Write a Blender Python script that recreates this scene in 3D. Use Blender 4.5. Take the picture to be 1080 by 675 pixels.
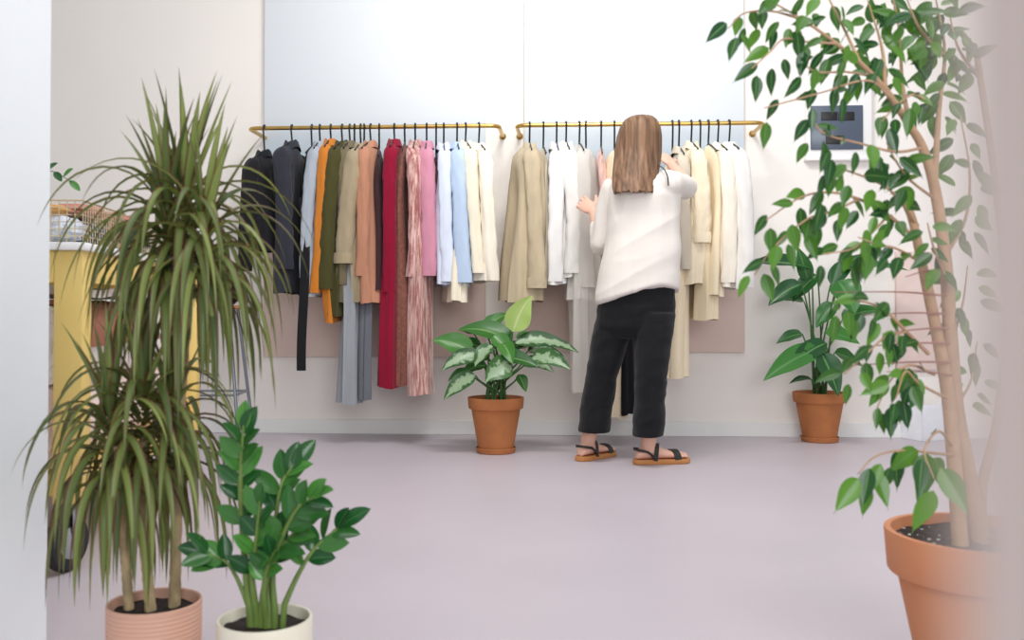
import bpy, bmesh, math, random
from math import sin, cos, pi, radians as R
from mathutils import Vector as V, Matrix, noise
for o in list(bpy.data.objects): bpy.data.objects.remove(o)
S = bpy.context.scene
COL = S.collection

# ------------------------------------------------------------------ camera, world, lights, exposure
FPX, PPX, PPY = 1000.0, 540.0, 309.0          # focal length and principal point for a 1080 x 675 frame
YAW, PITCH, CAMZ = R(3.3), 0.016, 0.74
cam_d = bpy.data.cameras.new('camera'); cam = bpy.data.objects.new('camera', cam_d); COL.objects.link(cam)
cam.location = (0, 0, CAMZ); cam.rotation_euler = (pi/2 + PITCH, 0, YAW)
cam_d.sensor_width = 36; cam_d.lens = FPX/1080*36; cam_d.shift_y = (PPY-337.5)/1080
cam_d.clip_start = 0.01; cam_d.clip_end = 60
cam_d.dof.use_dof = True; cam_d.dof.focus_distance = 4.4; cam_d.dof.aperture_fstop = 4.8
S.camera = cam
S.view_settings.view_transform = 'Standard'; S.view_settings.look = 'None'
S.view_settings.gamma = 1; S.view_settings.use_curve_mapping = False
S.view_settings.exposure = 0.52
w = bpy.data.worlds.new('world'); S.world = w; w.use_nodes = True
w.node_tree.nodes['Background'].inputs[0].default_value = (0.96, 0.97, 1.0, 1)
w.node_tree.nodes['Background'].inputs[1].default_value = 0.4

def area(name, loc, target, sx, sy, power, col=(1, 1, 1)):
    d = bpy.data.lights.new(name, 'AREA'); d.shape = 'RECTANGLE'; d.size = sx; d.size_y = sy
    d.energy = power; d.color = col
    o = bpy.data.objects.new(name, d); COL.objects.link(o); o.location = loc
    o.rotation_euler = (V(target)-V(loc)).to_track_quat('-Z', 'Y').to_euler()
    return o
area('ceiling_panel_lamp', (0.05, 3.6, 3.3), (0.05, 5.3, 1.6), 0.9, 0.5, 31, (1, 0.985, 0.96))
area('skylight', (0.2, 2.2, 3.4), (0.2, 2.6, 0), 3.4, 2.6, 40, (0.98, 0.99, 1))
area('window_light', (1.2, -1.8, 1.9), (0.0, 5.0, 0.9), 2.6, 1.8, 74, (0.97, 0.98, 1))

CM = (Matrix.Rotation(YAW, 3, 'Z') @ Matrix.Rotation(pi/2 + PITCH, 3, 'X'))
CO = V((0, 0, CAMZ))
def ray(px, py): return CM @ V(((px-PPX)/FPX, -(py-PPY)/FPX, -1))
def at(px, py, Y):                              # point seen at a photo position, on the plane y = Y
    d = ray(px, py); return CO + d*(Y/d.y)
def flo(px, py, z=0.0):                         # point seen at a photo position, on the height z
    d = ray(px, py); return CO + d*((z-CAMZ)/d.z)
def proj(p):
    c = CM.transposed() @ (V(p)-CO); return PPX + FPX*c.x/-c.z, PPY - FPX*c.y/-c.z

# ------------------------------------------------------------------ materials
def lin(c):
    return tuple(((x/255)/12.92 if x/255 <= .04045 else ((x/255+.055)/1.055)**2.4) for x in c)
def newmat(name):
    m = bpy.data.materials.new(name); m.use_nodes = True
    nt = m.node_tree; b = nt.nodes['Principled BSDF']; return m, nt, b
def N(nt, t, **k):
    n = nt.nodes.new(t)
    for a, b in k.items(): setattr(n, a, b)
    return n
def simple(name, rgb, rough=.6, metal=0, var=.06, scale=8, bump=0, bscale=60, coat=0, spec=.5, stretch=(1, 1, 1), sheen=0):
    m, nt, b = newmat(name); c = lin(rgb)
    tc = N(nt, 'ShaderNodeTexCoord'); mp = N(nt, 'ShaderNodeMapping'); mp.inputs['Scale'].default_value = stretch
    nt.links.new(tc.outputs['Object'], mp.inputs[0])
    no = N(nt, 'ShaderNodeTexNoise'); no.inputs['Scale'].default_value = scale; no.inputs['Detail'].default_value = 5
    nt.links.new(mp.outputs[0], no.inputs['Vector'])
    r = N(nt, 'ShaderNodeValToRGB')
    r.color_ramp.elements[0].position = .3; r.color_ramp.elements[1].position = .7
    r.color_ramp.elements[0].color = tuple(x*(1-var) for x in c)+(1,)
    r.color_ramp.elements[1].color = tuple(min(1, x*(1+var)) for x in c)+(1,)
    nt.links.new(no.outputs['Fac'], r.inputs[0]); nt.links.new(r.outputs[0], b.inputs['Base Color'])
    b.inputs['Roughness'].default_value = rough; b.inputs['Metallic'].default_value = metal
    b.inputs['Specular IOR Level'].default_value = spec
    b.inputs['Coat Weight'].default_value = coat
    b.inputs['Sheen Weight'].default_value = sheen
    if bump:
        n2 = N(nt, 'ShaderNodeTexNoise'); n2.inputs['Scale'].default_value = bscale; n2.inputs['Detail'].default_value = 4
        nt.links.new(mp.outputs[0], n2.inputs['Vector'])
        bp = N(nt, 'ShaderNodeBump'); bp.inputs['Strength'].default_value = bump; bp.inputs['Distance'].default_value = .01
        nt.links.new(n2.outputs['Fac'], bp.inputs['Height']); nt.links.new(bp.outputs[0], b.inputs['Normal'])
    return m
def cloth(name, rgb, var=.08, bump=.25, stretch=(1, 1, .25), sheer=0, scale=14, sheen=.1):
    m = simple(name, rgb, .88, 0, var, scale, bump, 45, 0, .2, stretch, sheen)
    if sheer:
        nt = m.node_tree; out = nt.nodes['Material Output']; b = nt.nodes['Principled BSDF']
        tr = N(nt, 'ShaderNodeBsdfTransparent'); tl = N(nt, 'ShaderNodeBsdfTranslucent'); tl.inputs[0].default_value = lin(rgb)+(1,)
        m1 = N(nt, 'ShaderNodeMixShader'); m1.inputs[0].default_value = .3
        nt.links.new(b.outputs[0], m1.inputs[1]); nt.links.new(tl.outputs[0], m1.inputs[2])
        m2 = N(nt, 'ShaderNodeMixShader'); m2.inputs[0].default_value = sheer
        nt.links.new(m1.outputs[0], m2.inputs[1]); nt.links.new(tr.outputs[0], m2.inputs[2]); nt.links.new(m2.outputs[0], out.inputs[0])
    return m
def striped(name, c1, c2, scale=60):
    m, nt, b = newmat(name)
    tc = N(nt, 'ShaderNodeTexCoord'); mp = N(nt, 'ShaderNodeMapping'); mp.inputs['Scale'].default_value = (60, 60, 5)
    nt.links.new(tc.outputs['Object'], mp.inputs[0])
    no = N(nt, 'ShaderNodeTexNoise'); no.inputs['Scale'].default_value = 1.3; no.inputs['Detail'].default_value = 6; no.inputs['Roughness'].default_value = .7
    nt.links.new(mp.outputs[0], no.inputs['Vector'])
    r = N(nt, 'ShaderNodeValToRGB'); r.color_ramp.elements[0].position = .42; r.color_ramp.elements[1].position = .6
    r.color_ramp.elements[0].color = lin(c1)+(1,); r.color_ramp.elements[1].color = lin(c2)+(1,)
    nt.links.new(no.outputs['Fac'], r.inputs[0]); nt.links.new(r.outputs[0], b.inputs['Base Color'])
    b.inputs['Roughness'].default_value = .6; b.inputs['Sheen Weight'].default_value = .5
    return m
def leafmat(name, dark, light, edge=None, edge_at=.62, mid=None, rough=.38, trans=.25, blotch=None):
    """leaf colour from the leaf's own coordinates: luv = (across -1..1, along 0..1, tint 0..1)"""
    m, nt, b = newmat(name); out = nt.nodes['Material Output']
    at_ = N(nt, 'ShaderNodeAttribute', attribute_name='luv'); sp = N(nt, 'ShaderNodeSeparateXYZ')
    nt.links.new(at_.outputs['Vector'], sp.inputs[0])
    mix = N(nt, 'ShaderNodeMix', data_type='RGBA'); mix.inputs[6].default_value = lin(dark)+(1,); mix.inputs[7].default_value = lin(light)+(1,)
    nt.links.new(sp.outputs[2], mix.inputs[0]); col = mix.outputs[2]
    ab = N(nt, 'ShaderNodeMath', operation='ABSOLUTE'); nt.links.new(sp.outputs[0], ab.inputs[0])
    if blotch:
        tc = N(nt, 'ShaderNodeTexCoord'); no = N(nt, 'ShaderNodeTexNoise'); no.inputs['Scale'].default_value = 38; no.inputs['Detail'].default_value = 3
        nt.links.new(tc.outputs['Object'], no.inputs['Vector'])
        ad = N(nt, 'ShaderNodeMath', operation='MULTIPLY_ADD'); nt.links.new(no.outputs['Fac'], ad.inputs[0]); ad.inputs[1].default_value = 1.3
        su = N(nt, 'ShaderNodeMath', operation='MULTIPLY'); nt.links.new(ab.outputs[0], su.inputs[0]); su.inputs[1].default_value = -.75
        nt.links.new(su.outputs[0], ad.inputs[2])
        rr = N(nt, 'ShaderNodeValToRGB'); rr.color_ramp.elements[0].position = .2; rr.color_ramp.elements[1].position = .38
        nt.links.new(ad.outputs[0], rr.inputs[0])
        mx = N(nt, 'ShaderNodeMix', data_type='RGBA'); mx.inputs[7].default_value = lin(blotch)+(1,)
        nt.links.new(rr.outputs[0], mx.inputs[0]); nt.links.new(col, mx.inputs[6]); col = mx.outputs[2]
    if edge:
        mr = N(nt, 'ShaderNodeMapRange'); mr.inputs[1].default_value = edge_at; mr.inputs[2].default_value = edge_at+.2
        nt.links.new(ab.outputs[0], mr.inputs[0])
        mx = N(nt, 'ShaderNodeMix', data_type='RGBA'); mx.inputs[7].default_value = lin(edge)+(1,)
        nt.links.new(mr.outputs[0], mx.inputs[0]); nt.links.new(col, mx.inputs[6]); col = mx.outputs[2]
    if mid:
        mr = N(nt, 'ShaderNodeMapRange'); mr.inputs[1].default_value = .04; mr.inputs[2].default_value = .12; mr.inputs[3].default_value = 1; mr.inputs[4].default_value = 0
        nt.links.new(ab.outputs[0], mr.inputs[0])
        mx = N(nt, 'ShaderNodeMix', data_type='RGBA'); mx.inputs[7].default_value = lin(mid)+(1,)
        nt.links.new(mr.outputs[0], mx.inputs[0]); nt.links.new(col, mx.inputs[6]); col = mx.outputs[2]
    nt.links.new(col, b.inputs['Base Color']); b.inputs['Roughness'].default_value = rough
    tl = N(nt, 'ShaderNodeBsdfTranslucent'); nt.links.new(col, tl.inputs[0])
    ms = N(nt, 'ShaderNodeMixShader'); ms.inputs[0].default_value = trans
    nt.links.new(b.outputs[0], ms.inputs[1]); nt.links.new(tl.outputs[0], ms.inputs[2]); nt.links.new(ms.outputs[0], out.inputs[0])
    return m

# ------------------------------------------------------------------ mesh builder
class MB:
    def __init__(s): s.v = []; s.f = []; s.a = []
    def add(s, vs, fs, attr=None):
        o = len(s.v); s.v += [V(p) for p in vs]; s.f += [tuple(i+o for i in f) for f in fs]
        s.a += attr if attr else [(0, 0, 0)]*len(vs)
    def grid(s, rows, closed=True, cap0=False, cap1=False, attr=None):
        n = len(rows[0]); vs = [p for r in rows for p in r]; fs = []
        for i in range(len(rows)-1):
            for j in range(n if closed else n-1):
                k = (j+1) % n
                fs.append((i*n+j, i*n+k, (i+1)*n+k, (i+1)*n+j))
        if cap0: fs.append(tuple(range(n-1, -1, -1)))
        if cap1: fs.append(tuple((len(rows)-1)*n+j for j in range(n)))
        s.add(vs, fs, attr)
    def tube(s, pts, r, n=8, cap=True, flat=1.0, up=None):
        pts = [V(p) for p in pts]; m = len(pts)
        rr = r if isinstance(r, (list, tuple)) else [r]*m
        T = [(pts[min(i+1, m-1)]-pts[max(i-1, 0)]).normalized() for i in range(m)]
        x = up and V(up) or (V((0, 0, 1)) if abs(T[0].z) < .9 else V((1, 0, 0)))
        rows = []
        for i in range(m):
            x = (x - T[i]*x.dot(T[i])).normalized(); y = T[i].cross(x)
            rows.append([pts[i] + (x*cos(2*pi*j/n)*flat + y*sin(2*pi*j/n))*rr[i] for j in range(n)])
        s.grid(rows, True, cap, cap)
    def lathe(s, prof, c=(0, 0, 0), n=40, cap0=True, cap1=False):
        c = V(c)
        s.grid([[c+V((r*cos(2*pi*j/n), r*sin(2*pi*j/n), z)) for j in range(n)] for r, z in prof], True, cap0, cap1)
    def box(s, c, size, bevel=.004, rot=None, seg=2):
        bm = bmesh.new(); bmesh.ops.create_cube(bm, size=1)
        for q in bm.verts: q.co = V((q.co.x*size[0], q.co.y*size[1], q.co.z*size[2]))
        if bevel: bmesh.ops.bevel(bm, geom=bm.edges[:], offset=bevel, segments=seg, affect='EDGES', profile=.5)
        M = rot.to_matrix() if rot else Matrix.Identity(3)
        bm.verts.index_update()
        s.add([M @ q.co + V(c) for q in bm.verts], [tuple(x.index for x in f.verts) for f in bm.faces]); bm.free()
    def ell(s, c, r, n=16, m=10, M=None):
        c = V(c); M = M or Matrix.Identity(3)
        rows = [[c + M @ V((r[0]*sin(pi*i/m)*cos(2*pi*j/n), r[1]*sin(pi*i/m)*sin(2*pi*j/n), r[2]*cos(pi*i/m))) for j in range(n)] for i in range(m+1)]
        s.grid(rows)
    def mesh(s, name, off=V((0, 0, 0))):
        me = bpy.data.meshes.new(name); me.from_pydata([v-off for v in s.v], [], s.f)
        if any(a != (0, 0, 0) for a in s.a):
            at_ = me.attributes.new('luv', 'FLOAT_VECTOR', 'POINT')
            at_.data.foreach_set('vector', [x for a in s.a for x in a])
        bm = bmesh.new(); bm.from_mesh(me); bmesh.ops.remove_doubles(bm, verts=bm.verts, dist=1e-6)
        bmesh.ops.recalc_face_normals(bm, faces=bm.faces); bm.to_mesh(me); bm.free()
        return me
    def build(s, name, mat, parent=None, base=None, smooth=True, angle=40):
        off = wloc(parent) if parent else V(base if base is not None else (0, 0, 0))
        me = s.mesh(name, off); return link(name, me, mat, parent, None if parent else off, smooth, angle)
def wloc(o):
    p = V((0, 0, 0))
    while o: p = p + o.location; o = o.parent
    return p
def link(name, me, mat, parent=None, loc=None, smooth=True, angle=40):
    me.materials.clear(); me.materials.append(mat)
    if smooth:
        me.polygons.foreach_set('use_smooth', [True]*len(me.polygons))
        me.set_sharp_from_angle(angle=R(angle))
    o = bpy.data.objects.new(name, me); COL.objects.link(o)
    if parent: o.parent = parent
    elif loc is not None: o.location = loc
    return o
def thing(name, label, cat, loc=(0, 0, 0), group=None):
    o = bpy.data.objects.new(name, None); COL.objects.link(o); o.location = loc; o.empty_display_size = .05
    o['label'] = label; o['category'] = cat
    if group: o['group'] = group
    return o
def tag(o, label, cat, group=None):
    o['label'] = label; o['category'] = cat
    if group: o['group'] = group
    return o
def struct(name, mb, mat, smooth=False):
    o = mb.build(name, mat, smooth=smooth); o['kind'] = 'structure'; return o
def bez(p0, p1, p2, p3, n):
    out = []
    for i in range(n+1):
        t = i/n; out.append(V(p0)*(1-t)**3 + V(p1)*3*t*(1-t)**2 + V(p2)*3*t*t*(1-t) + V(p3)*t**3)
    return out
def cat(pts, sub=6):                            # smooth curve through points
    P = [V(p) for p in pts]; P = [P[0]*2-P[1]] + P + [P[-1]*2-P[-2]]; out = []
    for i in range(1, len(P)-2):
        for k in range(sub):
            t = k/sub; a, b, c, d = P[i-1:i+3]
            out.append(.5*((2*b) + (c-a)*t + (2*a-5*b+4*c-d)*t*t + (3*b-a-3*c+d)*t**3))
    out.append(P[-2]); return out
def nz(p, s=1.0, seed=0): return noise.noise(V(p)*s + V((seed*7.3, seed*3.1, seed*1.7)))
def remesh(mb, voxel, smooth_it=4, disp=None):
    me = mb.mesh('tmp'); o = bpy.data.objects.new('tmp', me); COL.objects.link(o)
    m = o.modifiers.new('r', 'REMESH'); m.mode = 'VOXEL'; m.voxel_size = voxel
    s = o.modifiers.new('s', 'SMOOTH'); s.iterations = smooth_it; s.factor = .5
    dg = bpy.context.evaluated_depsgraph_get(); dg.update()
    r = bpy.data.meshes.new_from_object(o.evaluated_get(dg))
    bpy.data.objects.remove(o)
    if disp:
        ns = [v.normal.copy() for v in r.vertices]
        for v, n in zip(r.vertices, ns): v.co = v.co + n*disp(v.co)
    return r

# ------------------------------------------------------------------ the room
WY, RY = 5.55, 5.22                              # back wall, clothes rails
M_wall = simple('wall_paint', (240, 234, 228), .85, var=.015, scale=2, bump=.03, bscale=120)
M_pillar = simple('pillar_paint', (240, 244, 247), .8, var=.015, scale=2, bump=.03, bscale=90)
M_jamb = simple('jamb_paint', (232, 217, 209), .8, var=.02, scale=20)
M_white = simple('white_paint', (240, 239, 237), .5, var=.01)
def floor_mat():
    m = simple('lavender_floor', (191, 182, 189), .42, var=.035, scale=1.6, bump=.04, bscale=70, spec=.35)
    return m
b = MB(); b.box((0, 2.6, -.05), (9, 8, .1), 0); struct('floor', b, floor_mat())
b = MB(); b.box((0, WY+.06, 1.7), (9, .12, 3.4), 0); struct('wall_back', b, M_wall)
b = MB(); b.box((0, WY-.008, .042), (8.98, .016, .084), .003); struct('baseboard_back', b, simple('skirting_paint', (232, 232, 230), .5, var=.01))
pe = at(53, 325, 2.0)
b = MB(); b.box((pe.x-.6, 1.7, 1.7), (1.2, .6, 3.4), .006); struct('wall_left', b, M_pillar)
pj = at(1004, 325, .071)
b = MB(); b.box((pj.x+.04, .061, 1.7), (.08, .02, 3.4), .0015); struct('trim_1', b, M_jamb)

# paintings
def paint_mat(name, seed):
    m, nt, b = newmat(name)
    tc = N(nt, 'ShaderNodeTexCoord'); sp = N(nt, 'ShaderNodeSeparateXYZ'); nt.links.new(tc.outputs['Generated'], sp.inputs[0])
    mp = N(nt, 'ShaderNodeMapping'); mp.inputs['Scale'].default_value = (2.2, 1, 9); mp.inputs['Location'].default_value = (seed, 0, seed)
    nt.links.new(tc.outputs['Generated'], mp.inputs[0])
    no = N(nt, 'ShaderNodeTexNoise'); no.inputs['Scale'].default_value = 1.6; no.inputs['Detail'].default_value = 5
    nt.links.new(mp.outputs[0], no.inputs['Vector'])
    ma = N(nt, 'ShaderNodeMath', operation='MULTIPLY_ADD'); nt.links.new(no.outputs['Fac'], ma.inputs[0]); ma.inputs[1].default_value = .05; nt.links.new(sp.outputs[2], ma.inputs[2])
    r = N(nt, 'ShaderNodeValToRGB'); el = r.color_ramp.elements
    cols = [(0, (220, 198, 187)), (.47, (222, 198, 188)), (.50, (176, 190, 202)), (.58, (196, 207, 216)), (.66, (216, 221, 226)), (1, (220, 224, 228))]
    el[0].position = 0; el[0].color = lin(cols[0][1])+(1,); el[1].position = 1; el[1].color = lin(cols[-1][1])+(1,)
    for p, c in cols[1:-1]: e = el.new(p); e.color = lin(c)+(1,)
    nt.links.new(ma.outputs[0], r.inputs[0]); nt.links.new(r.outputs[0], b.inputs['Base Color'])
    b.inputs['Roughness'].default_value = .75
    return m
M_canvas_edge = simple('canvas_edge', (226, 222, 216), .8)
def painting(x0, x1, ytop, ybot, label, seed):
    A, B = at(x0, ybot, WY-.03), at(x1, ytop, WY-.03)
    c = V(((A.x+B.x)/2, WY-.0175, (A.z+B.z)/2)); sx, sz = B.x-A.x, B.z-A.z
    t = thing('painting', label, 'painting', (c.x, WY-.0175, A.z), 'canvases on the back wall')
    b = MB(); b.box((c.x, WY-.0165, c.z), (sx, .027, sz), .002); b.build('stretcher_frame', M_canvas_edge, t)
    b = MB(); b.box((c.x, WY-.033, c.z), (sx, .006, sz), .002); b.build('canvas', paint_mat('seascape_paint_%d' % seed, seed), t)
painting(278, 512, -25, 376, 'pale blue and pink canvas behind the rail of dark and colourful clothes', 1)
painting(553, 784, -25, 371, 'pale blue and pink canvas behind the rail of white and cream clothes', 4)

# fuse box
t = thing('fuse_box', 'white wall fuse box with dark tinted door behind the fig branches', 'fuse box', at(884, 172, WY))
A, B = at(850, 170, WY-.03), at(919, 84, WY-.03); c = (A+B)/2
b = MB(); b.box((c.x, WY-.02, c.z), (B.x-A.x, .04, B.z-A.z), .006)
b.box((c.x, WY-.026, A.z+.012), (B.x-A.x+.012, .055, .022), .005); b.build('housing', M_white, t)
A, B = at(855, 158, WY-.045), at(910, 111, WY-.045); c = (A+B)/2
b = MB(); b.box((c.x, WY-.045, c.z), (B.x-A.x, .012, B.z-A.z), .004); dr = b.build('door', simple('tinted_door', (82, 92, 108), .25, var=.05), t)
M_black = simple('black_plastic', (22, 22, 24), .45)
for (x0, x1, y0, y1) in ((866, 883, 118, 127), (884, 901, 118, 127), (871, 890, 143, 152)):
    A, B = at(x0, y1, WY-.052), at(x1, y0, WY-.052); c = (A+B)/2
    b = MB(); b.box((c.x, WY-.053, c.z), (B.x-A.x, .006, B.z-A.z), .001); b.build('breaker_window', M_black, dr)

# third pale pink panel and white box behind the fig tree
A, B = at(946, 390, WY-.03), at(1000, 265, WY-.03); c = (A+B)/2
b = MB(); b.box((c.x, WY-.015, c.z), (B.x-A.x, .03, B.z-A.z), .003)
tag(b.build('panel', simple('pink_panel', (226, 203, 196), .8), base=(c.x, WY-.015, A.z)), 'plain pale pink panel on the wall behind the fig trunks', 'panel')
fl = flo(976, 463)
b = MB()
rot = Matrix.Rotation(R(24), 4, 'Z').to_quaternion()
W_, D_, H_, T_ = .2, .16, .2, .006
for cx, cy, cz, sx, sy, sz in ((0, 0, T_/2, W_, D_, T_), (0, -D_/2+T_/2, H_/2, W_, T_, H_), (0, D_/2-T_/2, H_/2, W_, T_, H_), (-W_/2+T_/2, 0, H_/2, T_, D_, H_), (W_/2-T_/2, 0, H_/2, T_, D_, H_)):
    b.box(fl + rot @ V((cx, cy, cz)), (sx, sy, sz), .002, rot)
tag(b.build('storage_box', simple('white_card', (236, 238, 244), .7), base=fl), 'open white box on the floor behind the fig tree', 'box')

# ------------------------------------------------------------------ clothes rails
M_brass = simple('brass', (206, 170, 98), .28, 1, .06, 20)
RZ = at(393, 134, RY).z
def rail(x0, x1, label):
    X0, X1 = at(x0, 134, RY).x, at(x1, 134, RY).x
    t = thing('clothes_rail', label, 'clothes rail', ((X0+X1)/2, RY, RZ), 'brass clothes rails')
    rc = .05; p = [V((X0, WY-.02, RZ))]
    for k in range(9): a = pi/2*k/8; p.append(V((X0+rc*(1-cos(a)), RY+rc-rc*sin(a), RZ)))
    for k in range(9): a = pi/2*(1-k/8); p.append(V((X1-rc*(1-cos(a)), RY+rc-rc*sin(a), RZ)))
    p.append(V((X1, WY-.02, RZ)))
    b = MB(); b.tube(p, .0118, 14, True); b.build('rail', M_brass, t)
    for X in (X0, X1):
        b = MB(); n = 20
        b.grid([[V((X+r*cos(2*pi*j/n), y, RZ+r*sin(2*pi*j/n))) for j in range(n)] for r, y in ((.02, WY-.0005), (.02, WY-.005), (.0125, WY-.012))], True, True, True)
        b.build('wall_flange', M_brass, t)
rail(262, 526, 'left brass rail holding the dark and colourful clothes')
rail(545, 806, 'right brass rail holding the white and cream clothes')

M_hanger = simple('hanger_black', (24, 26, 28), .4, .3)
def hanger(hook, zt, U, a, slope, label):
    """wire hanger, plane along U, hook over the rail, shoulders starting at height zt"""
    b = MB(); P = lambda u, z: V((hook.x, hook.y, 0)) + U*u + V((0, 0, z))
    r = .0168
    p = []
    for k in range(11):
        th = pi*1.15 - (pi*1.15)*k/10 - .05
        p.append(P(r*cos(th), RZ+r*sin(th)))
    zn = zt+.004
    p += [P(.0168, RZ-.02), P(.012, (RZ*.6+zn*.4)), P(0, zn+.012), P(0, zn)]
    b.tube(p, .0052, 8)
    za = zn-slope*a*.93
    b.tube([P(0, zn+.004), P(a*.4, zn-slope*a*.4*.8), P(a*.93, za)], .0042, 7)
    b.tube([P(0, zn+.004), P(-a*.4, zn-slope*a*.4*.8), P(-a*.93, za)], .0042, 7)
    b.tube([P(-a*.93, za), P(a*.93, za)], .0034, 7)
    return tag(b.build('clothes_hanger', M_hanger, base=(hook.x, hook.y, RZ)), label, 'hanger', 'black hangers on the brass rails')

def garment(name, label, cat_, desc, hx, top, nx, hem, mat, sleeve=None, a=.2, T=.03, flare=1.0, collar=True, slope=.36,
            sr=(.055, .045), seed=0, fold=.012, nofar=False, group='clothes on the left rail', bodyshift=0, cuff=False, top2=None, collar_mat=None, hk=True):
    rnd = random.Random(seed*31+7)
    hook = at(hx, 134, RY); zt = at(hx, top, RY).z
    best = min(range(-70, 71), key=lambda d: abs(proj((hook.x+a*sin(R(d)), RY-a*cos(R(d)), zt))[0]-nx))
    y = R(best); U = V((sin(y), -cos(y), 0)); Wd = V((cos(y), sin(y), 0)); O = V((hook.x, RY, 0))
    P = lambda u, w_, z: O + U*u + Wd*w_ + V((0, 0, z))
    zh = at(hx, hem, RY-.1).z
    t = thing(name, label, cat_, (hook.x, RY, zt), group)
    ph = [rnd.uniform(0, 6.28) for _ in range(6)]
    n, rows = 44, []
    ts = [0, .006, .02, .045, .08, .13, .19, .26, .33, .4, .47, .54, .61, .68, .75, .81, .87, .92, .96, 1]
    L = zt-zh
    for t_ in ts:
        d = t_*L
        bt = .001 + (T-.001)*min(1, (d/.07))**.5 if d < .07 else T*(1+.25*t_)
        at_ = a*(1-.07*min(1, d/.18)) * (1+(flare-1)*t_)
        row = []
        for j in range(n):
            th = 2*pi*j/n; cu, sw = cos(th), sin(th)
            u = at_*math.copysign(abs(cu)**.8, cu); wv = bt*math.copysign(abs(sw)**.7, sw)
            wv *= 1-.45*min(1, abs(u)/a)**2*max(0, 1-d/.12)
            g = min(1, d/.25)
            wv += g*fold*(sin(u*26+ph[0]+t_*1.5)*.8+.5*sin(u*47+ph[1]-t_*2)) + g*.010*sin(5*t_+ph[2]) + bodyshift*t_
            wv += g*fold*.55*sin(th*7+ph[3])*(.4+t_)
            u += g*.012*sin(wv*90+ph[4]+2*t_)
            zs = zt - slope*abs(u)*(1 if abs(u) > .05 else abs(u)/.05) - .035*min(1.2, abs(u)/a)**7
            z = zs-(zs-zh)*t_ + (.006*sin(th*3+ph[5]) if t_ == 1 else 0)
            row.append(P(u, wv, z))
        rows.append(row)
    b = MB(); b.grid(rows); b.build('body', mat, t, angle=80)
    if sleeve:
        for side in (1, -1):
            if side < 0 and nofar: continue
            s0 = P(side*(a-.06), 0, zt-slope*a*.7+.004)
            if side > 0: e = at(sleeve[0], sleeve[1], s0.y-.03)
            else:
                near = P(a-.035, 0, 0); e1 = at(sleeve[0], sleeve[1], near.y-.03)
                e = P(-(a+.01), .01, e1.z+.02)
            dirU = U*side
            kb = rnd.uniform(-.03, .03)
            pts = bez(s0, s0+dirU*.075-V((0, 0, .05)), V((e.x, e.y, 0)).lerp(V((s0.x, s0.y, 0)), .3)+dirU*.035+Wd*kb+V((0, 0, s0.z*.45+e.z*.55)), e, 26)
            rows = []; m = 22; ns = len(pts)
            for i, p in enumerate(pts):
                f = i/(ns-1)
                r = (sr[0]+(sr[1]-sr[0])*f)*(.9-.06*f)
                r *= max(.12, (1-(1-min(1, (s0.z-p.z)/.075))**2)**.5)*(1-.10*sin(pi*f))
                row = []
                for j in range(m):
                    th = 2*pi*j/m
                    k = 1+(.22*nz((cos(th)*1.6+p.z*3, sin(th)*1.6, p.z*17), 1.0, seed+side)+.10*nz((th*2, p.z*40, seed), 1))*min(1, f*4)+.07*sin(th*4+ph[3]+f*3)
                    row.append(p+Wd*(r*cos(th)*k)+dirU*(r*.72*sin(th)*k)+V((0, 0, .012*nz((th, p.z*8, seed), 1) if 0 < i < ns-1 else 0)))
                rows.append(row)
            cpt = pts[-1]; rows.append([cpt+(q-cpt)*.86+V((0, 0, .004)) for q in rows[-1]]); rows.append([cpt+(q-cpt)*.8+V((0, 0, .05)) for q in rows[-1]])
            b = MB(); b.grid(rows, True, True); sl = b.build('sleeve', mat, t, angle=80)
            if cuff:
                b = MB(); r0 = rows[ns-1]; c0 = pts[-1]
                rr = []
                for h_, k in ((.0, 1.08), (.03, 1.12), (.058, 1.06)):
                    rr.append([c0+(q-c0)*k+V((0, 0, h_)) for q in r0])
                b.grid(rr); b.build('cuff', collar_mat or mat, sl, angle=80)
    if collar:
        b = MB(); rows = []; m = 26
        for z, k in ((-.04, .8), (-.002, .85), (.010, .95), (.004, 1.12), (-.034, 1.5)):
            row = []
            for j in range(m):
                th = 2*pi*j/m; dip = -.016*abs(cos(th))**2
                row.append(P(.062*k*cos(th), .03*k*sin(th), zt+z+dip+.004*sin(3*th+ph[0])))
            rows.append(row)
        b.grid(rows); b.build('collar', collar_mat or mat, t, angle=80)
    if hk: hanger(hook, zt, U, a, slope, 'black hanger holding the '+desc)
    return t, P, zt, zh, U, Wd

def band(P, t, name, mat, u, w0, z0, z1, wd, seed=0):
    """narrow hanging strap"""
    b = MB(); rows = []
    for i in range(14):
        f = i/13; z = z0+(z1-z0)*f; o = .01*sin(f*5+seed)
        rows.append([P(u, w0-wd/2+o, z), P(u+.006, w0+o, z), P(u, w0+wd/2+o, z), P(u-.006, w0+o, z)])
    b.grid(rows, True, True, True); return b.build(name, mat, t, angle=80)

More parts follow.
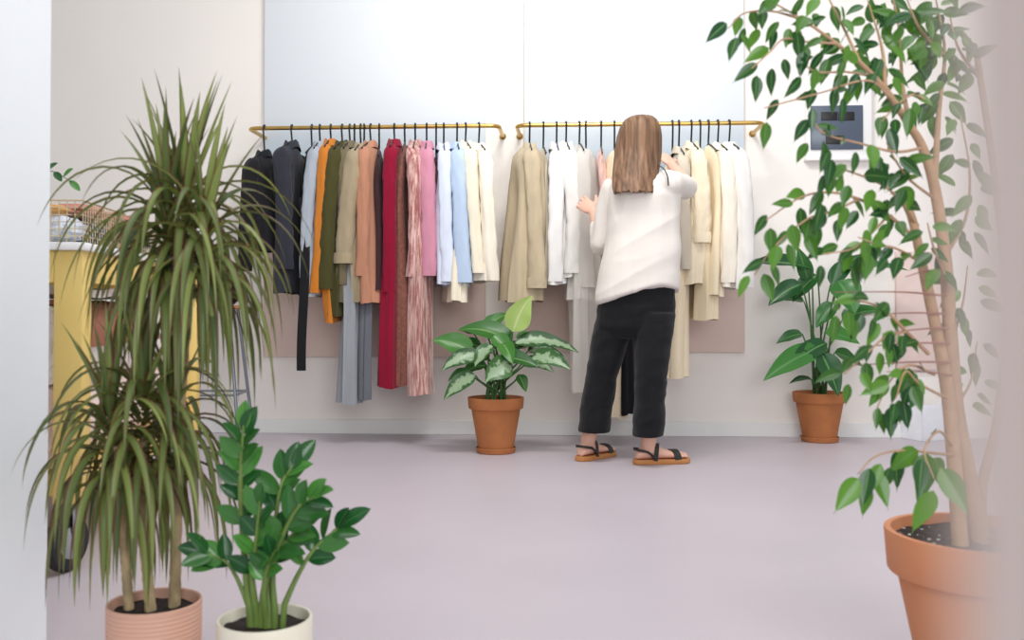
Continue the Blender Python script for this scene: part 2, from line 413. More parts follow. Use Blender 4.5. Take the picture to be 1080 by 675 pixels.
CL = {k: cloth('cloth_'+k, c, **kw) for k, (c, kw) in {
    'black': ((25, 25, 29), {}), 'charcoal': ((48, 49, 58), {}), 'greyblue': ((164, 172, 182), {}), 'orange': ((196, 120, 44), {}),
    'olive': ((70, 67, 34), {}), 'taupe': ((112, 102, 80), {}), 'beige': ((162, 147, 120), {}), 'grey': ((146, 150, 156), {}),
    'camel': ((182, 130, 104), {}), 'plum': ((62, 40, 44), {}), 'crimson': ((138, 12, 46), {}), 'brownknit': ((128, 82, 70), {'var': .25, 'scale': 60, 'stretch': (1, 1, 1)}),
    'pink': ((202, 138, 158), {}), 'darkbrown': ((70, 52, 46), {}), 'paleblue': ((214, 222, 238), {}), 'lightblue': ((184, 202, 226), {}),
    'cream': ((238, 228, 206), {}), 'cream2': ((240, 232, 216), {}), 'linen': ((192, 176, 148), {'var': .14}), 'stone': ((206, 196, 178), {}),
    'white': ((234, 232, 230), {'var': .03}), 'white2': ((230, 227, 222), {'var': .03}), 'sheer': ((244, 240, 234), {'sheer': .35, 'var': .03}),
    'blush': ((232, 196, 186), {'var': .2, 'scale': 50}), 'ivory': ((238, 222, 192), {}), 'knit': ((240, 226, 198), {'bump': .8, 'var': .06}), 'oat': ((226, 210, 178), {}),
    'slate': ((104, 106, 114), {})}.items()}
CL['velvet'] = striped('cloth_velvet_stripe', (150, 80, 76), (220, 182, 172))

G1 = 'clothes on the left rail'; G2 = 'clothes on the right rail'
g = garment('jacket', 'cropped black jacket, leftmost on the left rail', 'jacket', 'cropped black jacket', 279, 160, 264, 265, CL['black'], (258, 286), a=.21, seed=1, T=.055, bodyshift=.06, slope=.42)
g = garment('blazer', 'charcoal grey blazer with collar beside the cropped black jacket', 'blazer', 'charcoal blazer', 308, 150, 296, 309, CL['charcoal'], (300, 284), a=.2, seed=2, T=.045, sr=(.064, .058))
g, P, zt, zh, U, Wd = garment('dress', 'black dress with a long hanging belt between blazer and pale grey shirt', 'dress', 'black belted dress', 329, 156, 322, 311, CL['black'], None, a=.17, seed=3, collar=False, T=.025)
band(P, g, 'belt', CL['black'], .2, .0, zt-.3, at(323, 391, RY-.2).z, .05)
garment('shirt', 'pale grey-blue long sleeved shirt next to the orange shirt', 'shirt', 'pale grey-blue shirt', 337.5, 150, 331, 312, CL['greyblue'], (322, 293), a=.2, seed=4, T=.022, sr=(.045, .04))
garment('shirt', 'orange collared shirt hanging between grey-blue and olive shirts', 'shirt', 'orange shirt', 349, 148, 342, 340, CL['orange'], (332, 309), a=.2, seed=5, T=.028, sr=(.045, .036), bodyshift=.03)
garment('shirt', 'olive green long shirt beside the orange one', 'shirt', 'olive green shirt', 361, 150, 352, 333, CL['olive'], (344, 305), a=.2, seed=6, T=.035, sr=(.056, .052))
garment('shirt', 'taupe shirt squeezed between olive shirt and beige jacket', 'shirt', 'taupe shirt', 369, 150, 362, 320, CL['taupe'], (359, 300), a=.19, seed=7, T=.022, sr=(.042, .04))
garment('trousers', 'pale grey wide trousers hanging below the beige jacket', 'trousers', 'pale grey trousers', 374, 160, 372, 425, CL['grey'], None, a=.16, seed=8, T=.05, collar=False, flare=1.25, fold=.02, slope=.1)
garment('trousers', 'slate grey trousers hanging right beside the pale grey pair', 'trousers', 'slate grey trousers', 384, 162, 386, 421, CL['slate'], None, a=.15, seed=9, T=.028, collar=False, flare=1.2, slope=.1)
g = garment('jacket', 'beige jacket with a turned-back sleeve cuff', 'jacket', 'beige jacket with turned-back cuff', 380.5, 152, 374, 318, CL['beige'], (363, 278), a=.2, seed=10, T=.03, sr=(.062, .062), cuff=True)
garment('blazer', 'camel brown blazer to the left of the red dress', 'blazer', 'camel brown blazer', 391, 150, 381, 320, CL['camel'], (381, 291), a=.2, seed=11, T=.05, sr=(.048, .04), bodyshift=.05)
garment('top', 'dark plum top, a narrow strip left of the red dress', 'top', 'dark plum top', 400, 158, 399, 306, CL['plum'], None, a=.18, seed=12, T=.025, collar=False)
garment('dress', 'long crimson red dress with long sleeves', 'dress', 'crimson red dress', 416, 148, 411, 408, CL['crimson'], (411, 308), a=.19, seed=13, T=.05, sr=(.046, .042), flare=1.1)
garment('dress', 'long brown knitted dress right of the crimson dress', 'dress', 'brown knitted dress', 427, 152, 424, 406, CL['brownknit'], None, a=.18, seed=14, T=.033, collar=False)
garment('dress', 'long pink and white streaked velvet dress', 'dress', 'streaked velvet dress', 438, 149, 436, 415, CL['velvet'], (435, 292), a=.2, seed=15, T=.05, sr=(.052, .042), flare=1.25, bodyshift=.045)
garment('shirt', 'plain pink shirt right of the streaked velvet dress', 'shirt', 'plain pink shirt', 450, 150, 449, 290, CL['pink'], (452, 291), a=.19, seed=16, T=.035, sr=(.052, .052))
garment('top', 'dark brown top, a narrow strip left of the pale blue shirt', 'top', 'dark brown top', 460, 165, 460, 282, CL['darkbrown'], None, a=.17, seed=17, T=.022, collar=False)
garment('shirt', 'pale bluish white shirt with a dropped cuff', 'shirt', 'pale bluish white shirt', 468, 152, 469, 300, CL['paleblue'], (472, 297), a=.19, seed=18, T=.035, sr=(.046, .046), cuff=True)
garment('shirt', 'sky blue shirt, the bluest on the left rail', 'shirt', 'sky blue shirt', 482, 151, 484, 302, CL['lightblue'], (490, 298), a=.19, seed=19, T=.045, sr=(.054, .056))
garment('shirt', 'cream shirt hanging right of the sky blue shirt', 'shirt', 'cream shirt next to sky blue', 491, 150, 497, 318, CL['cream'], (505, 288), a=.19, seed=20, T=.04, sr=(.045, .04), bodyshift=-.05)
garment('blouse', 'pale cream blouse, rightmost on the left rail', 'blouse', 'pale cream blouse', 505, 152, 512, 297, CL['cream2'], (519, 296), a=.18, seed=21, T=.045, sr=(.05, .045))

garment('coat', 'beige linen coat, leftmost on the right rail', 'coat', 'beige linen coat', 558.5, 152, 561, 318, CL['linen'], (566, 304), a=.19, seed=22, T=.085, sr=(.055, .06), group=G2, bodyshift=-.03, cuff=True, fold=.018)
garment('top', 'stone grey top tucked behind the beige linen coat', 'top', 'stone grey top', 573, 156, 576, 300, CL['stone'], None, a=.17, seed=23, T=.02, collar=False, group=G2)
garment('blouse', 'white blouse with wide short sleeves next to the linen coat', 'blouse', 'white short sleeved blouse', 587, 152, 589, 300, CL['white'], (586, 297), a=.19, seed=24, T=.045, sr=(.058, .05), group=G2)
garment('blouse', 'white blouse with gathered long sleeve near the hand of the woman', 'blouse', 'white long sleeved blouse', 597, 151, 601, 292, CL['white2'], (603, 288), a=.19, seed=25, T=.05, sr=(.06, .05), group=G2, fold=.018)
garment('tunic', 'thin white tunic reaching just below the gathered blouse', 'tunic', 'thin white tunic', 611, 152, 616, 316, CL['sheer'], (620, 303), a=.19, seed=26, T=.06, sr=(.05, .05), group=G2, fold=.02, collar=False)
garment('dress', 'long sheer white dress hanging behind the left trouser leg', 'dress', 'long sheer white dress', 618, 156, 616, 412, CL['sheer'], None, a=.18, seed=27, T=.065, flare=1.15, group=G2, fold=.022, collar=False)
garment('top', 'blush pink lace top beside the brown hair', 'top', 'blush pink lace top', 634, 156, 635, 240, CL['blush'], None, a=.17, seed=28, T=.025, group=G2, collar=False)
garment('dress', 'long cream dress seen between the legs of the woman', 'dress', 'long cream dress', 648, 158, 649, 440, CL['ivory'], None, a=.18, seed=29, T=.05, group=G2, collar=False)
garment('dress', 'black garment seen between the legs of the woman', 'dress', 'black garment behind the woman', 664, 160, 664, 437, CL['black'], None, a=.16, seed=41, T=.03, group=G2, collar=False)
garment('jacket', 'stone beige jacket right behind the raised elbow', 'jacket', 'stone beige jacket', 716, 156, 722, 284, CL['stone'], (724, 284), a=.19, seed=30, T=.035, sr=(.045, .04), group=G2)
garment('trousers', 'long ivory trousers hanging right of the black trousers', 'trousers', 'long ivory trousers', 709, 170, 715, 398, CL['ivory'], None, a=.15, seed=31, T=.055, flare=1.2, group=G2, collar=False, slope=.1)
garment('sweater', 'cream cable knit sweater with ribbed cuff', 'sweater', 'cream cable knit sweater', 729, 151, 737, 300, CL['knit'], (739, 256), a=.19, seed=32, T=.045, sr=(.056, .056), group=G2, cuff=True)
garment('skirt', 'long oat coloured skirt below the cable knit sweater', 'skirt', 'long oat coloured skirt', 738, 175, 746, 337, CL['oat'], None, a=.15, seed=33, T=.055, flare=1.2, group=G2, collar=False, slope=.1)
garment('blouse', 'ivory blouse between cable knit sweater and creamy white shirts', 'blouse', 'ivory blouse', 747, 153, 757, 312, CL['ivory'], None, a=.19, seed=34, T=.04, group=G2, collar=False)
garment('shirt', 'creamy white shirt second from the right end of the right rail', 'shirt', 'second last creamy shirt', 757, 152, 768, 302, CL['cream2'], (768, 298), a=.19, seed=35, T=.035, sr=(.05, .05), group=G2)
garment('shirt', 'off-white shirt, rightmost on the right rail', 'shirt', 'rightmost off-white shirt', 769, 151, 780, 304, CL['white2'], (786, 303), a=.18, seed=36, T=.045, sr=(.058, .056), group=G2)

# ------------------------------------------------------------------ the woman
M_skin = simple('skin', (226, 178, 156), .5, var=.05, scale=12)
M_hair = None
def hair_mat():
    m, nt, b = newmat('brown_hair')
    tc = N(nt, 'ShaderNodeTexCoord'); mp = N(nt, 'ShaderNodeMapping'); mp.inputs['Scale'].default_value = (1, .4, .015)
    nt.links.new(tc.outputs['Object'], mp.inputs[0])
    no = N(nt, 'ShaderNodeTexNoise'); no.inputs['Scale'].default_value = 70; no.inputs['Detail'].default_value = 4
    nt.links.new(mp.outputs[0], no.inputs['Vector'])
    r = N(nt, 'ShaderNodeValToRGB'); r.color_ramp.elements[0].position = .35; r.color_ramp.elements[1].position = .68
    r.color_ramp.elements[0].color = lin((92, 68, 52))+(1,); r.color_ramp.elements[1].color = lin((146, 112, 86))+(1,)
    nt.links.new(no.outputs['Fac'], r.inputs[0]); nt.links.new(r.outputs[0], b.inputs['Base Color'])
    b.inputs['Roughness'].default_value = .55; b.inputs['Specular IOR Level'].default_value = .25
    bp = N(nt, 'ShaderNodeBump'); bp.inputs['Strength'].default_value = .15; bp.inputs['Distance'].default_value = .01
    nt.links.new(no.outputs['Fac'], bp.inputs['Height']); nt.links.new(bp.outputs[0], b.inputs['Normal'])
    return m
M_hair = hair_mat()
M_blouse = cloth('off_white_blouse', (228, 221, 213), .02, .1)
M_trouser = cloth('black_linen', (23, 23, 26), .12, .3)
M_tan = simple('tan_sole', (190, 128, 72), .55, var=.1)
M_strap = simple('black_leather', (36, 32, 30), .45)
PF = R(-28)                                       # she faces the wall, turned to the right
FW = V((-sin(PF), cos(PF), 0)); RT = V((cos(PF), sin(PF), 0)); UP = V((0, 0, 1))
woman = thing('person', 'woman in off-white blouse and black trousers seen from behind, sorting clothes on the rail', 'person', flo(655, 487))
hd = at(675, 148, 4.66)
J = {'neck': at(676, 180, 4.61), 'chest': at(678, 215, 4.6), 'waist': at(677, 268, 4.6), 'pelvis': at(673, 315, 4.6),
     'ls': at(647, 197, 4.68), 'rs': at(705, 194, 4.54), 'le': at(635, 254, 4.73), 'lw': at(626, 223, 4.84),
     're': at(723, 194, 4.76), 'rw': at(708, 174, 4.93),
     'lh': at(650, 325, 4.64), 'rh': at(692, 323, 4.56), 'lk': at(637, 390, 4.63), 'rk': at(688, 392, 4.52)}
lank = flo(620, 486) + V((0, 0, .08)); rank = flo(684, 490) + V((0, 0, .08))
lank.y += .03; rank.y += .02
b = MB()
# head with a face
HM = Matrix((RT, FW, UP)).transposed()
b.ell(hd, (.072, .092, .108), 24, 16, HM)
b.ell(hd+FW*.03-UP*.06, (.052, .062, .058), 20, 12, HM)                 # jaw
b.ell(hd+FW*.098-UP*.022, (.014, .02, .024), 12, 8, HM)                 # nose
b.ell(hd+FW*.092-UP*.066, (.024, .011, .009), 12, 8, HM)                # lips
b.ell(hd+FW*.086-UP*.098, (.022, .02, .018), 12, 8, HM)                 # chin
b.ell(hd+FW*.09+UP*.022, (.05, .016, .01), 12, 8, HM)                   # brow
for s in (-1, 1): b.ell(hd+RT*s*.074-FW*.004-UP*.02, (.011, .02, .032), 12, 8, HM)
b.tube([hd-UP*.05-FW*.012, (hd+J['neck'])/2-FW*.012-UP*.02, J['neck']-UP*.02], [.05, .048, .056], 16)
def ring(c, rx, ry, n=24, e=.85, tilt=0):
    out = []
    for j in range(n):
        t = 2*pi*j/n; cx, sx = cos(t), sin(t)
        out.append(c+RT*(rx*math.copysign(abs(cx)**e, cx))+FW*(ry*math.copysign(abs(sx)**e, sx))+UP*(tilt*cx))
    return out
b.grid([ring(J['neck']-UP*.0, .06, .05), ring(J['neck']-UP*.035, .13, .07), ring(J['chest'], .155, .1), ring(J['waist'], .125, .09), ring(J['pelvis']+UP*.03, .14, .085), ring(J['pelvis']-UP*.08, .125, .08)], True, True, True)
def limb(pts, rs, n=16):
    p = cat(pts, 6); m = len(p); k = len(rs)-1
    b.tube(p, [rs[min(k, int(i/(m-1)*k))]*(1-(i/(m-1)*k) % 1 if i < m-1 else 1) + (rs[min(k, int(i/(m-1)*k)+1)]*((i/(m-1)*k) % 1) if i < m-1 else 0) for i in range(m)], n)
limb([J['ls']+(J['neck']-J['ls'])*.2-UP*.02, J['ls'], (J['ls']+J['le'])/2, J['le'], (J['le']*.6+J['lw']*.4), J['lw']], [.055, .052, .043, .038, .037, .025])
limb([J['rs']+(J['neck']-J['rs'])*.2-UP*.02, J['rs'], (J['rs']+J['re'])/2, J['re'], (J['re']*.6+J['rw']*.4), J['rw']], [.045, .044, .040, .036, .035, .025])
limb([J['lh'], (J['lh']+J['lk'])/2, J['lk'], J['lk']*.6+lank*.4, lank], [.066, .06, .05, .047, .034])
limb([J['rh'], (J['rh']+J['rk'])/2, J['rk'], J['rk']*.6+rank*.4, rank], [.066, .06, .05, .047, .034])
def hand(w_, d, nrm, thumb_side, curl):
    """palm along d from the wrist, nrm = back of the hand, thumb on thumb_side*(d x nrm)"""
    d = d.normalized(); nrm = (nrm-d*nrm.dot(d)).normalized(); sd = d.cross(nrm)*thumb_side
    rows = []
    for f, wd, th in ((-.1, .021, .017), (.1, .026, .015), (.45, .037, .014), (.85, .04, .013), (1.05, .036, .010)):
        c = w_+d*(.085*f)-nrm*.012*f*f
        rows.append([c+sd*(wd*cos(2*pi*j/14))+nrm*(th*sin(2*pi*j/14)) for j in range(14)])
    b.grid(rows, True, True, True)
    tips = []
    for k, (off, ln) in enumerate(((.029, .07), (.0105, .078), (-.009, .073), (-.028, .056))):
        p = w_+d*.080-nrm*.010+sd*off; dd = (d+sd*off*3).normalized(); pts = [p-d*.012, p]
        c_ = curl[k]
        for q, fr in enumerate((.46, .3, .24)):
            ax = dd.cross(nrm).normalized(); dd = Matrix.Rotation(-c_*(.7 if q == 0 else 1), 3, ax) @ dd
            pts.append(pts[-1]+dd*ln*fr)
        b.tube(cat(pts, 4), [.0088-.0028*i/(len(cat(pts, 4))-1) for i in range(len(cat(pts, 4)))], 10); b.ell(pts[-1], (.0062,)*3, 8, 6)
    p = w_+d*.018+sd*.022; dd = (d*.55+sd*.85-nrm*.35).normalized()
    pts = [p, p+dd*.034]; dd = (dd+d*.55-nrm*.25).normalized(); pts.append(pts[-1]+dd*.03); dd = (dd+d*.4-nrm*.2).normalized(); pts.append(pts[-1]+dd*.022)
    q = cat(pts, 4); b.tube(q, [.0125-.005*i/(len(q)-1) for i in range(len(q))], 10); b.ell(pts[-1], (.0072,)*3, 8, 6)
hand(J['lw'], at(609, 209, 4.90)-J['lw'], V((-.45, -.75, .45)), 1, (.42, .5, .55, .6))
hand(J['rw'], at(698, 160, 4.99)-J['rw'], V((.3, -.75, .5)), 1, (.5, .55, .6, .65))
def foot(ank, hd_):
    f = V((cos(hd_), sin(hd_), 0)); s = V((-sin(hd_), cos(hd_), 0)); g0 = V((ank.x, ank.y, .024))
    rows = []
    for x, wd, h in ((-.062, .012, .02), (-.056, .026, .045), (-.03, .033, .062), (.0, .034, .075), (.04, .034, .062), (.085, .038, .045), (.125, .043, .032), (.15, .042, .024), (.165, .034, .018)):
        c = g0+f*x
        rows.append([c+s*(wd*cos(2*pi*j/16))+UP*(h*(.5+.5*sin(2*pi*j/16))) for j in range(16)])
    b.grid(rows, True, True, True)
    b.tube([g0+UP*.05, ank+UP*.04], [.034, .032], 14)
    for k, (o, ln, r) in enumerate(((.028, .05, .0125), (.008, .046, .0095), (-.009, .042, .009), (-.024, .036, .0085), (-.037, .03, .008))):
        p = g0+f*.15+s*o+UP*.012; b.tube([p, p+f*ln*.6+UP*.002, p+f*ln-UP*.002], [r, r, r*.8], 8); b.ell(p+f*ln-UP*.002, (r*.8,)*3, 8, 6)
    return g0, f, s
LA, RA = R(52), R(16)
lg = foot(lank, LA); rg = foot(rank, RA)
link('body', remesh(b, .0042, 3), M_skin, woman)
for v in (woman.children[-1],): v.data.transform(Matrix.Translation(-woman.location))
# eyes
for s in (-1, 1):
    b = MB(); b.ell(hd+FW*.076+RT*s*.031, (.011, .011, .0095), 12, 8, HM); b.build('eye', simple('eye', (70, 52, 42), .2), woman)
# sandals
for (g0, f, s), sgn in ((lg, 1), (rg, -1)):
    sh = MB(); outl = [(-.075, 0), (-.07, .024), (-.045, .037), (0, .037), (.05, .038), (.1, .046), (.15, .05), (.185, .042), (.205, .022), (.21, 0)]
    pts = outl+[(x, -y) for x, y in reversed(outl[1:-1])]
    rows = [[V((g0.x, g0.y, 0))+f*x*k+s*y*k+UP*z for x, y in pts] for z, k in ((.001, .96), (.004, 1), (.021, 1), (.024, .98))]
    sh.grid(rows, True, True, True); so = sh.build('sandal', M_tan, woman)
    def strap(ps, wd, th=.004):
        q = MB(); q.tube(cat(ps, 8), wd, 10, True, th/wd, UP); return q
    base = V((g0.x, g0.y, .0))
    bands = MB()
    def arch(x0, x1, h, wd0, wl):
        ps = []
        for k in range(13):
            a = pi*k/12; ps.append(base+f*(x0+(x1-x0)*k/12)+s*(wd0*cos(a))+UP*(.022+h*sin(a)))
        rows = []
        for i, p in enumerate(ps):
            rows.append([p+f*wl*.5+UP*.003, p+f*wl*.5-UP*.001, p-f*wl*.5-UP*.001, p-f*wl*.5+UP*.003])
        bands.grid(rows, True, True, True)
    arch(.115, .135, .042, .049, .034)          # toe strap
    arch(.07, .02, .072, .043, .022)            # instep strap
    ps = []
    for k in range(15):                          # heel strap
        a = -.45*pi+(1.9*pi)*0 + pi*.9*k/14 - 0
        ps.append(base+f*(-.012-.058*cos(a))+s*(.042*sin(a))+UP*(.062+.012*cos(a)))
    rows = []
    for p in ps:
        o = (p-base-f*(-.01)); o.z = 0; o.normalize()
        rows.append([p+o*.003+UP*.006, p+o*.003-UP*.006, p-o*.002-UP*.006, p-o*.002+UP*.006])
    bands.grid(rows, True, True, True)
    for sd in (-1, 1): bands.tube([base+f*.03+s*.041*sd+UP*.02, base+f*.0+s*.043*sd+UP*.05, base-f*.02+s*.042*sd+UP*.064], .0055, 8)
    bands.build('strap', M_strap, so)
# trousers
b = MB()
def pring(y, x0, x1, Yc, dep, n=28, e=.9, dz=0):
    L_, R_ = at(x0, y, Yc), at(x1, y, Yc); c = (L_+R_)/2; hw = (R_.x-L_.x)/2
    out = []
    for j in range(n):
        t = 2*pi*j/n; cx, sx = cos(t), sin(t)
        out.append(c+V((hw*math.copysign(abs(cx)**e, cx), dep*math.copysign(abs(sx)**e, sx), dz*cx)))
    return out
b.grid([pring(282, 640, 711, 4.6, .11), pring(300, 635, 712, 4.6, .125), pring(325, 630, 712, 4.6, .135), pring(345, 628, 711, 4.6, .125), pring(356, 640, 700, 4.6, .1)], True, True, True)
b.grid([pring(330, 630, 668, 4.63, .11), pring(350, 625, 665, 4.63, .115), pring(372, 622, 659, 4.63, .105), pring(396, 618, 652, 4.64, .1), pring(423, 613.5, 647, 4.64, .1), pring(440, 611, 645, 4.64, .105), pring(449, 610, 644, 4.64, .106), pring(454.5, 610, 643.5, 4.64, .106)], True, True, True)
b.grid([pring(330, 668, 712, 4.57, .11), pring(350, 668, 710, 4.56, .115), pring(372, 669, 707, 4.54, .11), pring(396, 670, 703, 4.52, .1), pring(423, 669.5, 701, 4.51, .1), pring(442, 667.5, 701, 4.5, .105), pring(453, 667, 700.5, 4.5, .106), pring(459.5, 667, 700, 4.5, .106)], True, True, True)
def tdisp(c):
    k = .004*nz((c.x*6+c.z*5, c.y*5, c.z*9-c.x*6), 1, 3)+.0045*(.5-abs(nz((c.x*9+c.z*4, c.y*5, c.z*13-c.x*8), 1, 4))*1.5)+.002*nz((c.x*14, c.y*14, c.z*30), 1, 5)
    return k
me = remesh(b, .006, 2, tdisp); me.transform(Matrix.Translation(-woman.location)); link('trousers', me, M_trouser, woman, angle=80)
# blouse
b = MB()
def hemring(n=40):
    out = []
    for j in range(n):
        t = 2*pi*j/n; cx, sx = cos(t), sin(t)
        px = 673.5+44*cx
        py = 309-13*cx*-1*-1 if False else (320-20*min(1, max(0, (px-629)/62))**.9 + (6*max(0, (px-700)/17)))
        p = at(px, py, 4.6); out.append(V((p.x, 4.6+.155*math.copysign(abs(sx)**.9, sx), p.z-(.02 if sx > 0 else 0))))
    return out
def br(y, x0, x1, Yc, dep): return pring(y, x0, x1, Yc, dep, 40, .85)
b.grid([br(181, 664, 690, 4.62, .06), br(186, 652, 704, 4.61, .085), br(194, 644, 716, 4.6, .125), br(208, 642, 719, 4.6, .138), br(228, 641, 717, 4.6, .135), br(250, 639, 717, 4.6, .135), br(272, 636, 718, 4.6, .14), br(290, 633, 718, 4.6, .148), hemring()], True, True, True)
def sl(pts, rs):
    p = cat(pts, 6); m = len(p); k = len(rs)-1; out = []
    for i in range(m):
        x = i/(m-1)*k; i0 = min(int(x), k-1); out.append(rs[i0]+(rs[i0+1]-rs[i0])*(x-i0))
    b.tube(p, out, 20)
lc = J['le']*.42+J['lw']*.58; rcf = J['re']*.7+J['rw']*.3
sl([J['ls']+RT*.03, J['ls']+V((-.004, 0, -.02)), (J['ls']+J['le'])/2+V((-.008, 0, 0)), J['le']+V((.0, 0, -.012)), J['le']*.7+J['lw']*.3+V((0, 0, -.012)), lc], [.062, .062, .056, .056, .05, .038])
sl([J['rs']-RT*.03, J['rs']+V((.004, 0, 0)), (J['rs']+J['re'])/2+V((0, 0, -.008)), J['re']+V((.006, .01, -.018))], [.066, .068, .066, .06])
def bdisp(c):
    q = c.z-c.x*.5; low = min(1, max(.15, (1.32-c.z)*2.2))
    k = (.5-abs(nz((q*6, c.y*2, c.x*1.2), 1, 2)))*.036*low
    k += .004*(.5-abs(nz((c.x*16, c.y*4, c.z*2.2), 1, 9)))*2
    return k-.006
me = remesh(b, .0058, 6, bdisp); me.transform(Matrix.Translation(-woman.location)); bl = link('blouse', me, M_blouse, woman, angle=80)
# neck tie of the blouse
b = MB(); p0 = at(698, 176, 4.5)
b.tube(cat([at(694, 174, 4.53), at(700, 178, 4.47), at(704, 186, 4.455), at(705, 196, 4.45)], 6), .004, 8, True, .5); b.build('neck_tie', M_strap, bl)
# hair
b = MB(); rows = []
hrs = [(122, 670, 683, .03), (123.5, 664, 689, .06), (127, 658.5, 693, .085), (134, 654, 696.5, .1), (144, 651, 698, .108), (156, 649, 698, .108), (166, 648, 697.5, .1), (176, 647, 696, .085), (187, 646, 693, .07), (197, 646, 690.5, .058), (203, 647, 689, .05)]
for k, (y, x0, x1, dep) in enumerate(hrs):
    Yc = 4.63-.0*k if y < 160 else 4.63-(y-160)*.0036
    L_, R_ = at(x0, y, Yc), at(x1, y, Yc); c = (L_+R_)/2; hw = (R_.x-L_.x)/2; row = []
    n = 96
    for j in range(n):
        t = 2*pi*j/n
        kk = 1+(.014*sin(t*17)+.012*sin(t*31+1))*min(1, k/4)
        row.append(c+V((hw*cos(t)*kk, dep*sin(t)*kk, (.005*sin(t*9)+.004*sin(t*23)) if k == len(hrs)-1 else 0)))
    rows.append(row)
b.grid(rows, True, True, True); b.build('hair', M_hair, woman, angle=80)

# ------------------------------------------------------------------ pots and plants
M_terra = simple('terracotta', (174, 108, 62), .8, var=.12, scale=9, bump=.05)
M_terra2 = simple('terracotta_light', (204, 136, 96), .8, var=.07, scale=5, bump=.05)
M_pinkpot = simple('pink_ribbed_ceramic', (214, 168, 146), .6, var=.04)
M_creampot = simple('cream_glaze', (234, 228, 208), .35, var=.03, coat=.3)
def soil_mat(name, speck):
    m = simple(name, (40, 30, 26), .95, var=.5, scale=60, bump=1, bscale=80)
    if speck:
        nt = m.node_tree; b = nt.nodes['Principled BSDF']; tc = N(nt, 'ShaderNodeTexCoord')
        vo = N(nt, 'ShaderNodeTexVoronoi'); vo.inputs['Scale'].default_value = 55; nt.links.new(tc.outputs['Object'], vo.inputs['Vector'])
        lt = N(nt, 'ShaderNodeMath', operation='LESS_THAN'); lt.inputs[1].default_value = .2; nt.links.new(vo.outputs['Distance'], lt.inputs[0])
        sp = N(nt, 'ShaderNodeSeparateColor'); nt.links.new(vo.outputs['Color'], sp.inputs[0])
        gt = N(nt, 'ShaderNodeMath', operation='GREATER_THAN'); gt.inputs[1].default_value = .45; nt.links.new(sp.outputs[0], gt.inputs[0])
        mu = N(nt, 'ShaderNodeMath', operation='MULTIPLY'); nt.links.new(lt.outputs[0], mu.inputs[0]); nt.links.new(gt.outputs[0], mu.inputs[1])
        old = b.inputs['Base Color'].links[0].from_socket
        mx = N(nt, 'ShaderNodeMix', data_type='RGBA'); mx.inputs[7].default_value = (.75, .72, .66, 1)
        nt.links.new(mu.outputs[0], mx.inputs[0]); nt.links.new(old, mx.inputs[6]); nt.links.new(mx.outputs[2], b.inputs['Base Color'])
    return m
M_soil = soil_mat('potting_soil', False); M_soil2 = soil_mat('potting_soil_perlite', True)
def soil(t, c, r, z, mat):
    b = MB(); rnd = random.Random(3); n = 48
    rows = [[c+V((r*k*cos(2*pi*j/n), r*k*sin(2*pi*j/n), z+.006*nz((r*k*cos(2*pi*j/n)*40, r*k*sin(2*pi*j/n)*40, 1), 1))) for j in range(n)] for k in (1, .85, .7, .55, .4, .25, .1, .01)]
    b.grid(rows); b.build('soil', mat, t)
def terra_pot(t, c, rr, H, mat, saucer=True, rimh=.2):
    z0 = .012 if saucer else 0
    rb = rr*.62; zr = H*(1-rimh)
    pr = [(rb*.9, z0), (rb, z0+.004), (rr*.87, zr-.004), (rr*.87, zr), (rr*.955, zr), (rr*.97, zr+.004), (rr, H-.006), (rr*.995, H), (rr*.93, H), (rr*.92, H-.006), (rr*.86, zr), (rr*.84, H*.75)]
    b = MB(); b.lathe(pr, c, 56); p = b.build('pot', mat, t, angle=35)
    if saucer:
        b = MB(); rs = rb*1.12
        b.lathe([(rs*.9, 0), (rs*.97, .003), (rs*1.03, .026), (rs*1.0, .028), (rs*.95, .0122), (.01, .012)], c, 48); b.build('saucer', mat, t, angle=35)
    return p
def leaf(b, p0, d, nrm, L, Wd, prof='oval', droop=.6, cup=.25, tint=.5, n=9, wav=0):
    """blade growing from p0 along d, face towards nrm, bending down by droop"""
    d = V(d).normalized(); p = V(p0); nrm = V(nrm); rows = []; at_ = []
    for i in range(n+1):
        f = i/n
        if prof == 'oval': w_ = (sin(pi*f**.8)**.8 if 0 < f < 1 else 0)*(1-.25*f)
        elif prof == 'fig': w_ = (sin(pi*min(1, f/.86)**.75)**.85 if f < .86 else 0)*.98+(.07*(1-f) / .14 if f >= .8 else 0)
        elif prof == 'ell': w_ = sin(pi*f**.9)**.75 if 0 < f < 1 else 0
        elif prof == 'strap': w_ = min(1, .55+f*2.2)*(1-f**2.2)
        else: w_ = (sin(pi*f**.62)**.9 if 0 < f < 1 else 0)
        w_ = max(w_, .012)*Wd*.5
        s = d.cross(nrm)
        if s.length < 1e-4: s = d.cross(V((1, .3, 0)))
        s.normalize(); nn = s.cross(d).normalized()
        row = []
        for k in (-1, -.5, 0, .5, 1):
            row.append(p+s*(k*w_)+nn*(cup*w_*(abs(k)**1.5)+wav*w_*sin(f*11+k*2)*abs(k))); at_.append((k, f, tint))
        rows.append(row)
        d = (d+V((0, 0, -1))*droop/n).normalized(); nrm = nn
        p = p+d*(L/n)
    b.grid(rows, False, attr=at_)

